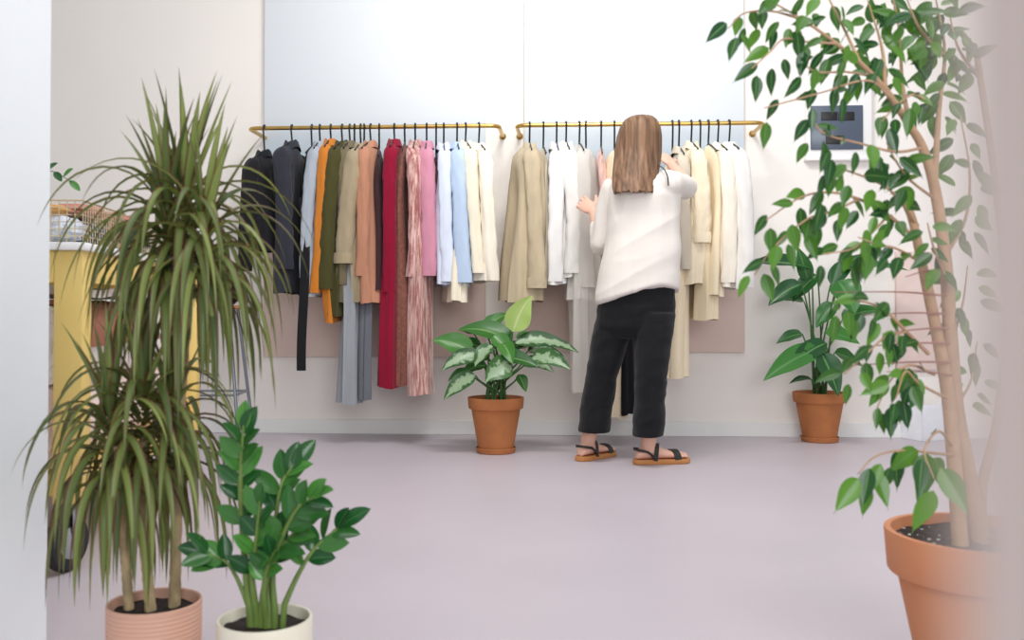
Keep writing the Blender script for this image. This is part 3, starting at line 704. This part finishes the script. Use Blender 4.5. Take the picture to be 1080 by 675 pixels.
# --- dumb cane like plant with silvery leaves, in the middle
M_agl = leafmat('silver_green_leaf', (40, 84, 42), (66, 112, 54), blotch=(158, 184, 146), rough=.35)
M_agl2 = leafmat('pale_green_leaf', (150, 186, 90), (180, 206, 120), mid=(200, 214, 150), rough=.4)
M_agl3 = leafmat('plain_green_leaf', (34, 92, 32), (66, 128, 44), mid=(120, 160, 90), rough=.35)
M_pet = simple('pale_petiole', (120, 150, 84), .5)
M_pet2 = simple('green_petiole', (58, 96, 44), .5)
def plant_leaves(t, c, zs, specs, Y0, pmat, seed, spread=.05, wk=1.0, dk=.5):
    rnd = random.Random(seed)
    for (bx, by, tx, ty, wpx, dy, mat, face) in specs:
        B = at(bx, by, Y0+dy); T_ = at(tx, ty, Y0+dy*1.6+rnd.uniform(-.04, .04))
        L = (T_-B).length
        a = rnd.uniform(0, 6.28); r0 = V((c.x+spread*cos(a), c.y+spread*sin(a), zs-.01))
        pts = bez(r0, r0+V((0, 0, .12)), B+V(((r0.x-B.x)*.25, 0, -.07)), B, 10)
        d = (T_-B); droop = dk*rnd.uniform(.7, 1.3)
        d0 = d.normalized()+V((0, 0, droop*.5))
        b = MB(); nrm = V((rnd.uniform(-.25, .25), -face, 1.0-face*.55))
        leaf(b, B, d0, nrm, L*1.06, wpx/205*wk, 'broad', droop, .3, rnd.random(), 12, .08)
        lf = b.build('leaf', mat, t, angle=80)
        q = MB(); q.tube(pts, [.0065-.003*i/10 for i in range(11)], 8); q.build('petiole', pmat, lf)
c = flo(523, 477); c.z = 0
t = thing('potted_plant', 'leafy plant with silvery green leaves in terracotta pot, left of the woman', 'plant', c)
terra_pot(t, c, .145, .283, M_terra); soil(t, c, .125, .255, M_soil)
A, Bm, Cm = M_agl, M_agl2, M_agl3
plant_leaves(t, c, .25, [
    (541, 350, 557, 312, 24, 0, Bm, .9), (512, 349, 535, 329, 15, .08, Cm, .4), (540, 362, 485, 344, 24, .02, Cm, .5), (497, 372, 458, 357, 22, -.03, Cm, .7),
    (520, 365, 503, 388, 17, -.1, A, .6), (508, 377, 466, 391, 18, -.06, A, .7), (502, 396, 470, 422, 17, -.1, A, .8), (541, 386, 513, 404, 23, -.14, A, .9),
    (543, 362, 609, 370, 19, .0, A, .7), (560, 378, 601, 389, 18, -.06, A, .7), (556, 371, 596, 377, 16, .06, A, .5), (526, 378, 566, 386, 19, -.09, Cm, .6),
    (547, 395, 554, 413, 11, -.08, Cm, .6), (520, 354, 538, 375, 17, -.06, Cm, .6), (496, 392, 473, 403, 11, .02, Cm, .5), (546, 360, 569, 352, 15, .1, Cm, .4),
    (530, 372, 556, 362, 14, .06, Cm, .5), (515, 380, 488, 372, 15, .1, Cm, .5), (505, 366, 482, 362, 15, .08, Cm, .4), (535, 384, 530, 402, 14, .05, Cm, .5),
    (524, 370, 494, 380, 17, -.02, A, .5), (538, 370, 582, 366, 17, .08, A, .4), (550, 384, 584, 392, 15, .02, A, .6), (512, 386, 486, 398, 15, -.04, Cm, .6), (530, 362, 540, 384, 15, -.1, Cm, .8), (500, 352, 484, 346, 14, .06, A, .5)], c.y, M_pet2, 5, .05, 1.15, .9)

# --- right wall plant
M_big = leafmat('dark_glossy_leaf', (30, 78, 40), (64, 128, 52), mid=(96, 146, 84), rough=.28)
c = flo(863, 464.5); c.z = 0; c.y -= .03
t = thing('potted_plant', 'broad-leaved green plant in terracotta pot, against the wall behind the fig', 'plant', c)
terra_pot(t, c, .146, .273, M_terra); soil(t, c, .125, .24, M_soil)
plant_leaves(t, c, .235, [
    (856, 283, 790, 277, 24, -.02, M_big, .5), (884, 284, 955, 284, 22, -.02, M_big, .4), (884, 296, 900, 330, 30, -.08, M_big, .9), (864, 368, 808, 400, 24, -.12, M_big, .8),
    (866, 372, 883, 416, 24, -.14, M_big, .9), (872, 362, 834, 390, 20, -.1, M_big, .8), (846, 352, 820, 362, 14, 0, M_big, .6), (848, 318, 816, 315, 13, 0, M_big, .5),
    (888, 338, 930, 326, 22, .0, M_big, .5), (856, 400, 833, 404, 8, -.06, M_big, .5), (852, 296, 842, 262, 16, 0, M_big, .6), (876, 300, 906, 268, 18, -.02, M_big, .5),
    (845, 300, 812, 322, 20, -.05, M_big, .8), (870, 350, 905, 362, 18, -.06, M_big, .7), (862, 290, 838, 318, 18, -.02, M_big, .7), (880, 320, 862, 345, 18, -.02, M_big, .7),
    (880, 372, 908, 386, 16, -.02, M_big, .7)], c.y-.05, M_pet2, 9, .035, 1.15, .6)

# --- ZZ plant
M_zz = leafmat('waxy_leaf', (26, 78, 38), (84, 146, 62), mid=(60, 112, 60), rough=.22, trans=.15)
M_zzs = simple('fleshy_stem', (104, 128, 62), .45, var=.2, scale=30)
pc = flo(279.5, 651, .169); zc = V((pc.x, pc.y, 0)); zY = pc.y
t = thing('potted_plant', 'small plant with waxy dark green leaflets in a cream pot', 'plant', zc)
rw = 49.5/FPX*(pc.y/ray(279.5, 651).y)
b = MB(); b.lathe([(rw*.8, 0), (rw*.9, .006), (rw*.99, .06), (rw, .14), (rw, .163), (rw*.985, .169), (rw*.93, .169), (rw*.915, .163), (rw*.9, .12)], zc, 56); b.build('pot', M_creampot, t, angle=35)
soil(t, zc, rw*.91, .15, M_soil)
def zz(pts, seed, n, dy, ll=.07, start=.35, r=.007):
    rnd = random.Random(seed)
    P_ = cat([at(x, y, zY+dy*(i/(len(pts)-1))) for i, (x, y) in enumerate(pts)], 8)
    P_[0].z = min(P_[0].z, .15)
    b = MB(); m = len(P_); b.tube(P_, [r*(1-.72*i/(m-1)) for i in range(m)], 10); st = b.build('stem', M_zzs, t)
    b = MB()
    for k in range(n):
        f = start+(1-start)*k/(n-1); i = min(m-2, int(f*(m-1))); p = P_[i]; tg = (P_[i+1]-P_[i]).normalized()
        sd = tg.cross(V((0, -1, .2))).normalized()*(1 if k % 2 else -1)
        d = sd*(1.0-.45*f)+tg*(.55+.5*f)+V((rnd.uniform(-.2, .2), rnd.uniform(-.5, .25), rnd.uniform(-.1, .2)))
        if k == n-1: d = tg
        leaf(b, p, d, V((rnd.uniform(-.7, .7), -1, .6+rnd.uniform(-.5, 1.2))), ll*rnd.uniform(.8, 1.15)*(1-.15*f), ll*.47, 'ell', .3, .3, rnd.random()**1.6, 8)
    b.build('foliage', M_zz, st, angle=80)
zz([(265, 653), (259, 598), (254, 528), (254, 488), (257, 448)], 1, 13, -.02, .066, .42, .0085)
zz([(284, 646), (282, 598), (291, 545), (297, 510), (310, 490)], 2, 10, .05, .07, .4)
zz([(275, 654), (280, 614), (297, 567), (314, 536), (332, 524)], 3, 10, -.05, .068, .35)
zz([(298, 642), (315, 605), (334, 576), (362, 553)], 4, 8, .02, .068, .45, .006)
zz([(264, 645), (250, 610), (236, 591), (214, 582)], 5, 7, -.02, .06, .55, .005)
zz([(290, 648), (288, 606), (298, 575), (316, 557)], 6, 8, .0, .066, .4)
zz([(271, 650), (266, 608), (270, 570), (274, 528)], 7, 8, -.06, .066, .4)
zz([(281, 655), (278, 625), (282, 600), (290, 580)], 8, 6, -.06, .055, .5)

# --- dragon tree
M_drac = leafmat('dragon_tree_leaf', (62, 88, 42), (142, 160, 84), edge=(116, 78, 54), edge_at=.66, rough=.4, trans=.3)
M_cane = simple('cane_bark', (172, 152, 116), .85, var=.35, scale=45, bump=.8, bscale=60, stretch=(1, 1, .5))
pc = flo(163, 633, .17); dc = V((pc.x, pc.y, 0)); dY = pc.y
t = thing('potted_plant', 'tall dragon tree with drooping narrow leaves in pink ribbed pot', 'plant', dc)
rw = 48/FPX*(pc.y/ray(163, 633).y)
b = MB(); pr = [(rw*.93, 0), (rw*.97, .005)]
for k in range(18):
    z = .01+k*.0083; pr += [(rw*.985, z), (rw*1.0, z+.003), (rw*.985, z+.006)]
pr += [(rw, .162), (rw, .168), (rw*.97, .17), (rw*.94, .168), (rw*.92, .15), (rw*.9, .1)]
b.lathe(pr, dc, 64); b.build('pot', M_pinkpot, t, angle=30)
soil(t, dc, rw*.915, .15, M_soil)
def cane(pts, r0, r1, dys):
    P_ = cat([at(x, y, dY+d) for (x, y), d in zip(pts, dys)], 10); m = len(P_)
    b = MB(); b.tube(P_, [(r0+(r1-r0)*i/(m-1))*(1+.07*sin(i*2.6)) for i in range(m)], 12); return b.build('cane', M_cane, t)
def crown(cn, px, py, dy, n, Lr, seed, tilt=0):
    rnd = random.Random(seed); p0 = at(px, py, dY+dy); b = MB()
    for k in range(n):
        f = k/(n-1); az = k*2.39996+rnd.uniform(-.3, .3)
        e = 1.5-1.15*f**.9+rnd.uniform(-.15, .15)
        d = V((cos(az)*cos(e)+tilt*(1-f), sin(az)*cos(e), sin(e)))
        L = rnd.uniform(*Lr)*(.72 if f < .2 else 1.0)
        st = p0+V((0, 0, .05-.17*f))+V((cos(az), sin(az), 0))*.008
        dr = rnd.uniform(.25, .8) if f < .2 else rnd.uniform(3.0, 5.0)*(.8+.5*f)
        leaf(b, st, d, V((0, 0, 1)) if abs(d.z) < .9 else V((cos(az), sin(az), .2))*-1, L, rnd.uniform(.015, .021), 'strap', dr, .5, rnd.random(), 13)
    b.build('leaf_crown', M_drac, cn, angle=80)
c1 = cane([(136, 642), (133, 600), (128, 540), (124, 470)], .0095, .008, (-.02, -.03, -.05, -.06))
c2 = cane([(159, 644), (155, 600), (149, 540), (152, 450)], .0105, .009, (-.03, -.03, -.02, 0))
c3 = cane([(184, 640), (186, 560), (190, 430), (196, 330), (194, 250)], .0115, .0095, (.03, .03, .04, .05, .03))
crown(c1, 116, 452, -.06, 62, (.21, .29), 11)
crown(c2, 150, 428, -.02, 76, (.22, .30), 12)
crown(c2, 182, 440, .03, 52, (.21, .29), 13)
crown(c3, 176, 234, .02, 60, (.24, .34), 14, -.04)
crown(c3, 196, 222, .05, 70, (.25, .36), 15)
crown(c3, 216, 250, .0, 54, (.23, .33), 16, .15)

# --- weeping fig
M_fig = leafmat('fig_leaf', (34, 80, 42), (98, 150, 44), mid=(100, 142, 76), rough=.26, trans=.32)
M_figbark = simple('fig_bark', (176, 142, 112), .8, var=.15, scale=30, bump=.3)
pc = flo(1037, 561, .31); fc = V((pc.x, pc.y, 0)); fY = pc.y
t = thing('potted_tree', 'tall weeping fig in large terracotta pot at the right edge', 'tree', fc)
rw = 98/FPX*(pc.y/ray(1037, 561).y)
terra_pot(t, fc, rw, .31, M_terra2, False, .26); soil(t, fc, rw*.9, .29, M_soil2)
def limbf(pts, r0, r1, name='branch', par=None):
    P_ = cat([at(x, y, fY+d) for x, y, d in pts], 8); m = len(P_)
    b = MB(); b.tube(P_, [r0+(r1-r0)*i/(m-1) for i in range(m)], 10); o = b.build(name, M_figbark, par or t); return o, P_
tr1, T1 = limbf([(1013, 582, -.03), (1007, 500, 0), (1000, 420, .02), (990, 362, .02), (979, 308, 0), (972, 277, 0), (962, 231, 0), (950, 205, .02)], .0155, .007, 'trunk')
tr2, T2 = limbf([(1034, 582, 0), (1020, 500, .02), (1008, 431, .03), (1002, 354, .02), (997, 277, 0), (986, 200, 0), (973, 156, -.02), (959, 132, -.04), (934, 94, -.06)], .018, .006, 'trunk')
tr3, T3 = limbf([(1040, 580, .05), (1034, 520, .08), (1052, 440, .1), (1062, 330, .1), (1050, 200, .1), (1030, 60, .1)], .012, .006, 'trunk')
leaves = MB(); rf = random.Random(77)
def twig(pts, r0, n, start=.15, ll=(.042, .062), side=.9, par=None):
    o, P_ = limbf(pts, r0, .0012, 'branch', par)
    m = len(P_); n = max(4, int(n*.9))
    for k in range(n):
        f = start+(1-start)*(k+rf.uniform(-.3, .3))/max(1, n-1); f = min(.999, max(0, f)); x = f*(m-1); i = int(x); p = P_[i].lerp(P_[min(m-1, i+1)], x-i)
        tg = (P_[min(m-1, i+1)]-P_[max(0, i-1)]).normalized(); sd = V((-tg.z, 0, tg.x))*(1 if k % 2 else -1)
        q = p+sd*rf.uniform(.006, .02)+V((0, rf.uniform(-.03, .03), -rf.uniform(.004, .016)))
        d = sd*rf.uniform(.1, side)+tg*rf.uniform(.0, .7)+V((rf.uniform(-.3, .3), rf.uniform(-.45, .45), -rf.uniform(.35, 1.0)))
        L = rf.uniform(*ll)
        leaf(leaves, q, d, V((rf.uniform(-.8, .8), -1, rf.uniform(-.2, 1.0))), L, L*rf.uniform(.36, .47), 'fig', rf.uniform(.1, .6), .22, rf.random()**1.3, 10)
B_ = .0045
twig([(934, 94, -.06), (907, 66, -.1), (882, 46, -.12), (847, 21, -.14), (800, -6, -.16)], B_*1.2, 26)
twig([(882, 46, -.12), (850, 44, -.15), (827, 41, -.16), (812, 55, -.18), (793, 72, -.18)], .0025, 9)
twig([(847, 21, -.14), (815, 12, -.16), (785, 14, -.16), (768, 30, -.18)], .0025, 12)
twig([(907, 66, -.1), (890, 30, -.06), (870, -10, -.05)], .0035, 16)
twig([(934, 94, -.06), (930, 50, .0), (915, 0, .05)], .0045, 24, .2)
twig([(940, 104, -.06), (915, 85, -.12), (865, 98, -.16), (806, 114, -.2)], .0025, 7, .45)
twig([(925, 82, -.06), (895, 76, -.1), (862, 76, -.14), (846, 66, -.16)], .0025, 10)
twig([(960, 134, -.04), (952, 90, .06), (948, 30, .1), (940, -10, .1)], .005, 26, .2)
twig([(985, 199, 0), (990, 117, .04), (996, 53, .06), (985, -10, .06)], .007, 30, .3)
twig([(996, 60, .06), (970, 30, .0), (955, -5, 0)], .004, 22, .1)
twig([(990, 117, .04), (965, 100, 0), (945, 112, -.05), (930, 128, -.08)], .003, 14)
twig([(973, 156, -.02), (945, 160, -.1), (910, 152, -.14), (868, 140, -.16), (855, 118, -.16)], .003, 12, .3)
twig([(968, 238, 0), (950, 213, -.05), (929, 194, -.1), (882, 176, -.14), (866, 172, -.15)], .0035, 15, .2)
twig([(962, 248, 0), (937, 227, -.04), (906, 210, -.08), (876, 203, -.1), (845, 208, -.12), (808, 232, -.14)], .004, 20, .15)
twig([(906, 210, -.08), (880, 222, -.1), (850, 232, -.12), (815, 262, -.14), (796, 290, -.14)], .0025, 15, .15)
twig([(937, 227, -.04), (920, 245, -.08), (900, 262, -.1), (868, 268, -.12)], .0025, 14, .2)
twig([(972, 277, 0), (945, 262, -.08), (925, 258, -.1), (905, 250, -.1)], .003, 12, .2)
twig([(979, 373, 0), (956, 350, -.05), (935, 329, -.08), (910, 318, -.1), (880, 318, -.12)], .004, 20, .15)
twig([(956, 350, -.05), (935, 355, -.1), (915, 372, -.12), (890, 395, -.12)], .0025, 14, .15)
twig([(985, 395, 0), (960, 385, -.06), (940, 400, -.1), (925, 430, -.12)], .003, 16, .2)
twig([(998, 420, 0), (970, 405, -.08), (955, 392, -.12), (945, 420, -.14)], .003, 13, .25)
twig([(1006, 480, 0), (985, 478, -.08), (950, 475, -.14), (922, 482, -.16), (905, 500, -.18)], .003, 13, .25, (.055, .085))
twig([(1004, 470, 0), (990, 455, -.1), (975, 475, -.16), (985, 505, -.18)], .003, 6, .45, (.07, .1))
twig([(1000, 300, 0), (985, 262, -.08), (978, 235, -.1)], .003, 10, .2)
twig([(1004, 360, .02), (1015, 320, .02), (1020, 280, .0)], .003, 10, .2)
twig([(986, 210, 0), (960, 190, -.08), (945, 170, -.1), (935, 150, -.1)], .003, 14, .2)
twig([(997, 270, 0), (1018, 230, .02), (1022, 180, .02), (1012, 120, .03)], .004, 20, .2)
twig([(1030, 80, .1), (1010, 50, .06), (1000, 10, .06)], .004, 18, .1)
twig([(1008, 430, .03), (1024, 400, .05), (1030, 360, .05)], .003, 10, .2)
fo = leaves.build('foliage', M_fig, t, angle=80)
# bare reddish twigs
M_twig = simple('reddish_twig', (150, 104, 92), .7)
b = MB()
for (x0, y0, x1, y1) in ((998, 331, 900, 333), (1000, 346, 930, 352), (1002, 362, 905, 366), (1003, 382, 890, 386), (998, 312, 880, 308), (1004, 396, 935, 392), (985, 285, 955, 292)):
    P_ = cat([at(x0, y0, fY), at(x0*.6+x1*.4, (y0+y1)/2-2, fY-.03), at(x1, y1, fY-.08)], 6); b.tube(P_, [.0022-.0015*i/(len(P_)-1) for i in range(len(P_))], 6)
b.build('bare_twigs', M_twig, t)

# ------------------------------------------------------------------ yellow trolley table
M_yel = simple('yellow_paint', (236, 206, 122), .5, var=.04, scale=4)
M_top = simple('white_laminate', (240, 240, 240), .35, var=.01)
M_rub = simple('black_rubber', (34, 34, 37), .6)
M_steel = simple('steel', (176, 178, 182), .3, .9, .05)
M_grey = simple('grey_metal', (136, 142, 150), .35, .6, .05)
N0 = set(o.name for o in COL.objects)
w0 = flo(68, 600)                                # near caster
TX1, TY0 = at(94, 400, w0.y).x, w0.y-.04
w1 = flo(205, 505); TY1 = w1.y+.04
TX0 = TX1-.85; TZ = at(80, 257, w0.y).z
t = thing('trolley_table', 'yellow wooden work table with white top on rubber casters', 'table', ((TX0+TX1)/2, (TY0+TY1)/2, 0))
b = MB(); b.box(((TX0+TX1)/2, (TY0+TY1)/2, TZ-.011), (TX1-TX0+.03, TY1-TY0+.05, .022), .004); b.build('tabletop', M_top, t)
LG = .078
for X in (TX0+LG/2, TX1-LG/2):
    for Y in (TY0+LG/2, TY1-LG/2):
        b = MB(); b.box((X, Y, (.19+TZ-.022)/2), (LG, LG, TZ-.022-.19), .004); b.build('leg', M_yel, t)
        b = MB(); b.box((X, Y, .184), (LG, LG, .01), .002)
        wd = V((0.35, 1, 0)).normalized(); ax = V((1, -.35, 0)).normalized()
        for s in (-1, 1): b.box(V((X, Y, .13))+ax*s*.024-wd*.01, (.004, .03, .1), .001, Matrix.Rotation(-R(19), 4, 'Z').to_quaternion())
        fk = b.build('caster_fork', M_steel, t)
        b = MB(); n = 32; cc = V((X, Y, .0825))-wd*.02
        prf = [(.03, -.018), (.06, -.018), (.074, -.016), (.081, -.008), (.0825, 0), (.081, .008), (.074, .016), (.06, .018), (.03, .018)]
        b.grid([[cc+ax*o+wd*(r*cos(2*pi*j/n))+UP*(r*sin(2*pi*j/n)) for j in range(n)] for r, o in prf], True, True, True); wh = b.build('wheel', M_rub, fk)
        b = MB(); b.grid([[cc+ax*o+wd*(r*cos(2*pi*j/n))+UP*(r*sin(2*pi*j/n)) for j in range(n)] for r, o in ((.012, -.024), (.042, -.0195), (.045, -.018), (.045, .018), (.042, .0195), (.012, .024))], True, True, True); b.build('wheel_hub', M_steel, wh)
b = MB(); ZA = TZ-.022
b.box((TX1-.012, (TY0+TY1)/2, ZA-.045), (.022, TY1-TY0-2*LG, .09), .002); b.box((TX0+.012, (TY0+TY1)/2, ZA-.045), (.022, TY1-TY0-2*LG, .09), .002)
for Y in (TY0+.012, TY1-.012): b.box(((TX0+TX1)/2, Y, ZA-.045), (TX1-TX0-2*LG, .022, .09), .002)
b.build('apron', M_yel, t)
b = MB(); b.box(((TX0+TX1)/2, (TY0+TY1)/2, .235), (TX1-TX0-.01, TY1-TY0-2*LG+.1, .05), .003); b.build('lower_shelf', M_yel, t)
# fabric rolls on the lower shelf
def fabric_roll(x, y0, y1, z, r, mat, label, hole=True):
    tt = thing('fabric_roll', label, 'fabric roll', (x, (y0+y1)/2, z-r), 'fabric rolls under the table'); n = 40
    b = MB(); rows = []
    def rg(rr, y): return [V((x+rr*cos(2*pi*j/n)*(1+.02*sin(5*y*3+j)), y, z+rr*sin(2*pi*j/n))) for j in range(n)]
    rows = [rg(r*.3, y1-.02), rg(r*.3, y0+.01)]
    for k in range(6): q = .3+.7*k/6; rows += [rg(r*q, y0+.004*(k % 2)), rg(r*(q+.1), y0+.004*(k % 2))]
    rows += [rg(r, y0+.006), rg(r, y1-.006), rg(r*.92, y1), rg(r*.3, y1)]
    b.grid(rows); b.build('cloth', mat, tt, angle=30)
    b = MB(); ro = []
    for rr, y in ((r*.22, y0-.008), (r*.29, y0-.008), (r*.29, y1-.02), (r*.22, y1-.02)): ro.append(rg(rr, y))
    ro.append(ro[0]); b.grid(ro); b.build('core_tube', simple('card_tube', (70, 60, 54), .8), tt, angle=30)
M_fw = cloth('white_fabric', (238, 232, 226), .03); M_fp = cloth('pale_pink_fabric', (228, 206, 196), .05)
ya, yb = TY0+.1, TY1-.25
zs_ = .262
fabric_roll(TX1-.17, ya, yb, zs_+.124, .124, M_fp, 'pale pink fabric roll low on the shelf, at its right edge')
fabric_roll(TX1-.425, ya+.05, yb, zs_+.124, .124, M_fp, 'pale pink fabric roll low on the shelf, in the middle')
fabric_roll(TX1-.165, ya, yb, zs_+.370, .121, M_fw, 'white fabric roll lying on top of the pink rolls')
fabric_roll(TX1-.415, ya+.03, yb, zs_+.370, .121, M_fw, 'white fabric roll upper row beside the table leg')
# leather hide folded over the upper roll
b = MB(); rows = []; y0, y1 = ya+.02, yb-.3
zt_ = zs_+.370
prof = []
for k in range(15):
    a = -.02*pi+pi*.8*k/14; prof.append((cos(a), sin(a)))
for y in [y0+(y1-y0)*i/20 for i in range(21)]:
    row = []
    for kx, kz in prof: q = .1245+.006*nz((y*9, kx*2, 1), 1); row.append(V((TX1-.165+kx*q, y, zt_+kz*q)))
    for kx, kz in reversed(prof): q = .133+.006*nz((y*9, kx*2, 1), 1); row.append(V((TX1-.165+kx*q, y, zt_+kz*q)))
    rows.append(row)
b.grid(rows, True, True, True)
tag(b.build('leather_hide', simple('brown_leather', (150, 92, 70), .55, var=.12), base=(TX1-.165, (y0+y1)/2, zt_)), 'reddish brown leather hide draped over the white fabric roll under the table', 'leather')
b = MB(); rows = []
for i in range(25):
    y = ya+.1+(.9)*i/24; row = []
    for x_, z_ in ((-.15, -.012), (.0, -.012), (.12, -.012), (.12, .012), (0, .014), (-.15, .012)): row.append(V((TX1-.165+x_, y, zt_+.157+z_+.006*sin(y*14+x_*20))))
    rows.append(row)
b.grid(rows, True, True, True)
tag(b.build('folded_cloth', M_fw, base=(TX1-.165, ya+.5, zt_+.145)), 'folded white cloth lying flat on the brown leather hide', 'cloth')

# wire baskets on the table with clothes in them
M_wire = simple('brass_wire', (222, 206, 172), .35, .8, .05)
def basket(x0, x1, y0, y1, h, label):
    tt = thing('wire_basket', label, 'basket', ((x0+x1)/2, (y0+y1)/2, TZ), 'wire baskets on the table')
    r = .0016; st = .021; b = MB()
    def wires(a, bb, nx): pass
    for z in [TZ+r+.001+k*(h-.003)/6 for k in range(7)]:
        rr = .003 if z > TZ+h-.01 else r
        for p, q in (((x0, y0), (x1, y0)), ((x1, y0), (x1, y1)), ((x1, y1), (x0, y1)), ((x0, y1), (x0, y0))): b.tube([V((*p, z)), V((*q, z))], rr, 5)
    nx, ny = int((x1-x0)/st), int((y1-y0)/st)
    for k in range(nx+1):
        x = x0+(x1-x0)*k/nx
        for y in (y0, y1): b.tube([V((x, y, TZ+.001)), V((x, y, TZ+h))], r, 5)
        b.tube([V((x, y0, TZ+r)), V((x, y1, TZ+r))], r, 5)
    for k in range(ny+1):
        y = y0+(y1-y0)*k/ny
        for x in (x0, x1): b.tube([V((x, y, TZ+.001)), V((x, y, TZ+h))], r, 5)
    b.build('wire_mesh', M_wire, tt)
bx1 = TX1-.02
basket(bx1-.42, bx1, TY0+.06, TY0+.46, .125, 'brass wire basket at the near end of the table')
basket(bx1-.42, bx1, TY0+.52, TY0+.95, .125, 'brass wire basket behind the nearest one on the table')
def rolled(c, r, mat, label, seed, squash=.8):
    me = MB(); m, n = 14, 28; c = V(c); rows = []
    for i in range(m+1):
        row = []
        for j in range(n):
            d = V((sin(pi*i/m)*cos(2*pi*j/n), sin(pi*i/m)*sin(2*pi*j/n), cos(pi*i/m)))
            k = 1+.16*nz(d*2.2, 1, seed)+.08*sin(d.z*14+d.x*4+seed)
            row.append(c+V((d.x*r[0], d.y*r[1], d.z*r[2]))*k)
        rows.append(row)
    me.grid(rows); tag(me.build('folded_garment', mat, base=c-V((0, 0, r[2]))), label, 'clothes', 'clothes in the wire baskets')
M_navy = cloth('navy_cloth', (62, 78, 104), .3); M_shirtb = striped('blue_check_cloth', (190, 204, 226), (232, 236, 244)); M_mustard = cloth('mustard_cloth', (208, 160, 96), .15)
M_brownc = cloth('brown_cloth', (112, 68, 52), .15); M_pinkc = cloth('dusty_rose_cloth', (190, 128, 112), .15)
ym = TY0+.26
rolled((bx1-.11, ym-.1, TZ+.048), (.085, .075, .042), M_shirtb, 'pale blue checked cloth in the nearest wire basket', 1)
rolled((bx1-.31, ym-.09, TZ+.05), (.085, .08, .04), M_shirtb, 'pale blue cloth at the back left of the nearest wire basket', 8)
rolled((bx1-.11, ym+.09, TZ+.05), (.085, .085, .045), M_navy, 'navy patterned cloth in the nearest wire basket', 2)
rolled((bx1-.15, ym-.11, TZ+.105), (.08, .06, .02), M_mustard, 'mustard cloth on top in the nearest wire basket', 3)
rolled((bx1-.24, ym-.1, TZ+.14), (.07, .06, .022), M_fw, 'white cloth heaped in the nearest wire basket', 4)
rolled((bx1-.12, ym+.09, TZ+.118), (.09, .085, .026), M_pinkc, 'dusty rose cloth on top of the navy cloth in the nearest wire basket', 9)
ym = TY0+.735
rolled((bx1-.12, ym-.1, TZ+.05), (.095, .09, .042), M_brownc, 'dark brown cloth in the second wire basket', 5)
rolled((bx1-.12, ym+.1, TZ+.05), (.095, .085, .042), M_navy, 'navy cloth in the second wire basket', 6)
rolled((bx1-.15, ym, TZ+.12), (.1, .15, .035), M_pinkc, 'dusty rose cloth on top in the second wire basket', 7)

# the table stands turned a little, with everything on it
far = at(212, 400, TY1); piv = V((TX1, TY0, 0)); ang = math.atan2(TX1-far.x, TY1-TY0)
RZm = Matrix.Rotation(ang, 3, 'Z')
for o in list(COL.objects):
    if o.name not in N0 and not o.parent:
        o.location = piv+RZm @ (o.location-piv); o.rotation_euler.z += ang
# sprig in a vase behind the pillar
vb = piv+RZm @ V((-.56, .3, TZ))
t = thing('vase', 'white vase with leafy green sprig on the table, mostly behind the pale pillar', 'vase', vb)
b = MB(); b.lathe([(.03, 0), (.045, .01), (.05, .06), (.03, .13), (.022, .16), (.026, .175), (.02, .172), (.018, .13)], vb, 32); b.build('vessel', M_white, t)
b = MB(); P_ = cat([vb+V((0, 0, .05)), vb+V((.02, 0, .2)), vb.lerp(at(40, 178, vb.y), .6)+V((0, 0, .05)), at(48, 180, vb.y), at(76, 192, vb.y)], 8)
b.tube(P_, [.0026-.0016*i/(len(P_)-1) for i in range(len(P_))], 6)
sg = b.build('sprig', M_pet2, t); b = MB(); rnd = random.Random(4)
for k in range(9):
    p = P_[int(len(P_)*(.4+.59*k/8))-1]
    leaf(b, p, V((.6, rnd.uniform(-.3, .3), (.5 if k % 2 else -.5))), V((0, -1, .8)), .045, .022, 'ell', .3, .2, rnd.random(), 7)
b.build('foliage', M_zz, sg, angle=80)
# ------------------------------------------------------------------ bar stool by the wall
sc = flo(228, 466); sc.z = 0; SH = at(228, 322, sc.y).z
t = thing('bar_stool', 'grey metal stool with round wooden seat by the wall', 'stool', sc)
b = MB(); b.lathe([(.02, SH-.022), (.155, SH-.022), (.165, SH-.016), (.165, SH-.006), (.158, SH), (.02, SH)], sc, 40, True, True); b.build('seat', simple('tan_wood', (170, 120, 84), .5, var=.15, scale=20), t)
for k in range(4):
    a = R(-40+90*k); d = V((cos(a), sin(a), 0))
    b = MB(); b.tube([sc+d*.13+UP*(SH-.02), sc+d*.235+UP*.006], .0095, 10); b.build('leg', M_grey, t)
b = MB(); zr_ = .27; rr_ = .235-(.105)*(zr_/SH)
cs = [sc+V((cos(R(-40+90*k)), sin(R(-40+90*k)), 0))*rr_+UP*zr_ for k in range(4)]
for k in range(4): b.tube([cs[k], cs[(k+1) % 4]], .007, 8)
b.build('foot_rail', M_grey, t)
rolled(sc+V((.06, -.02, SH+.075)), (.09, .1, .07), CL['black'], 'black folded garment on the seat of the bar stool', 12)
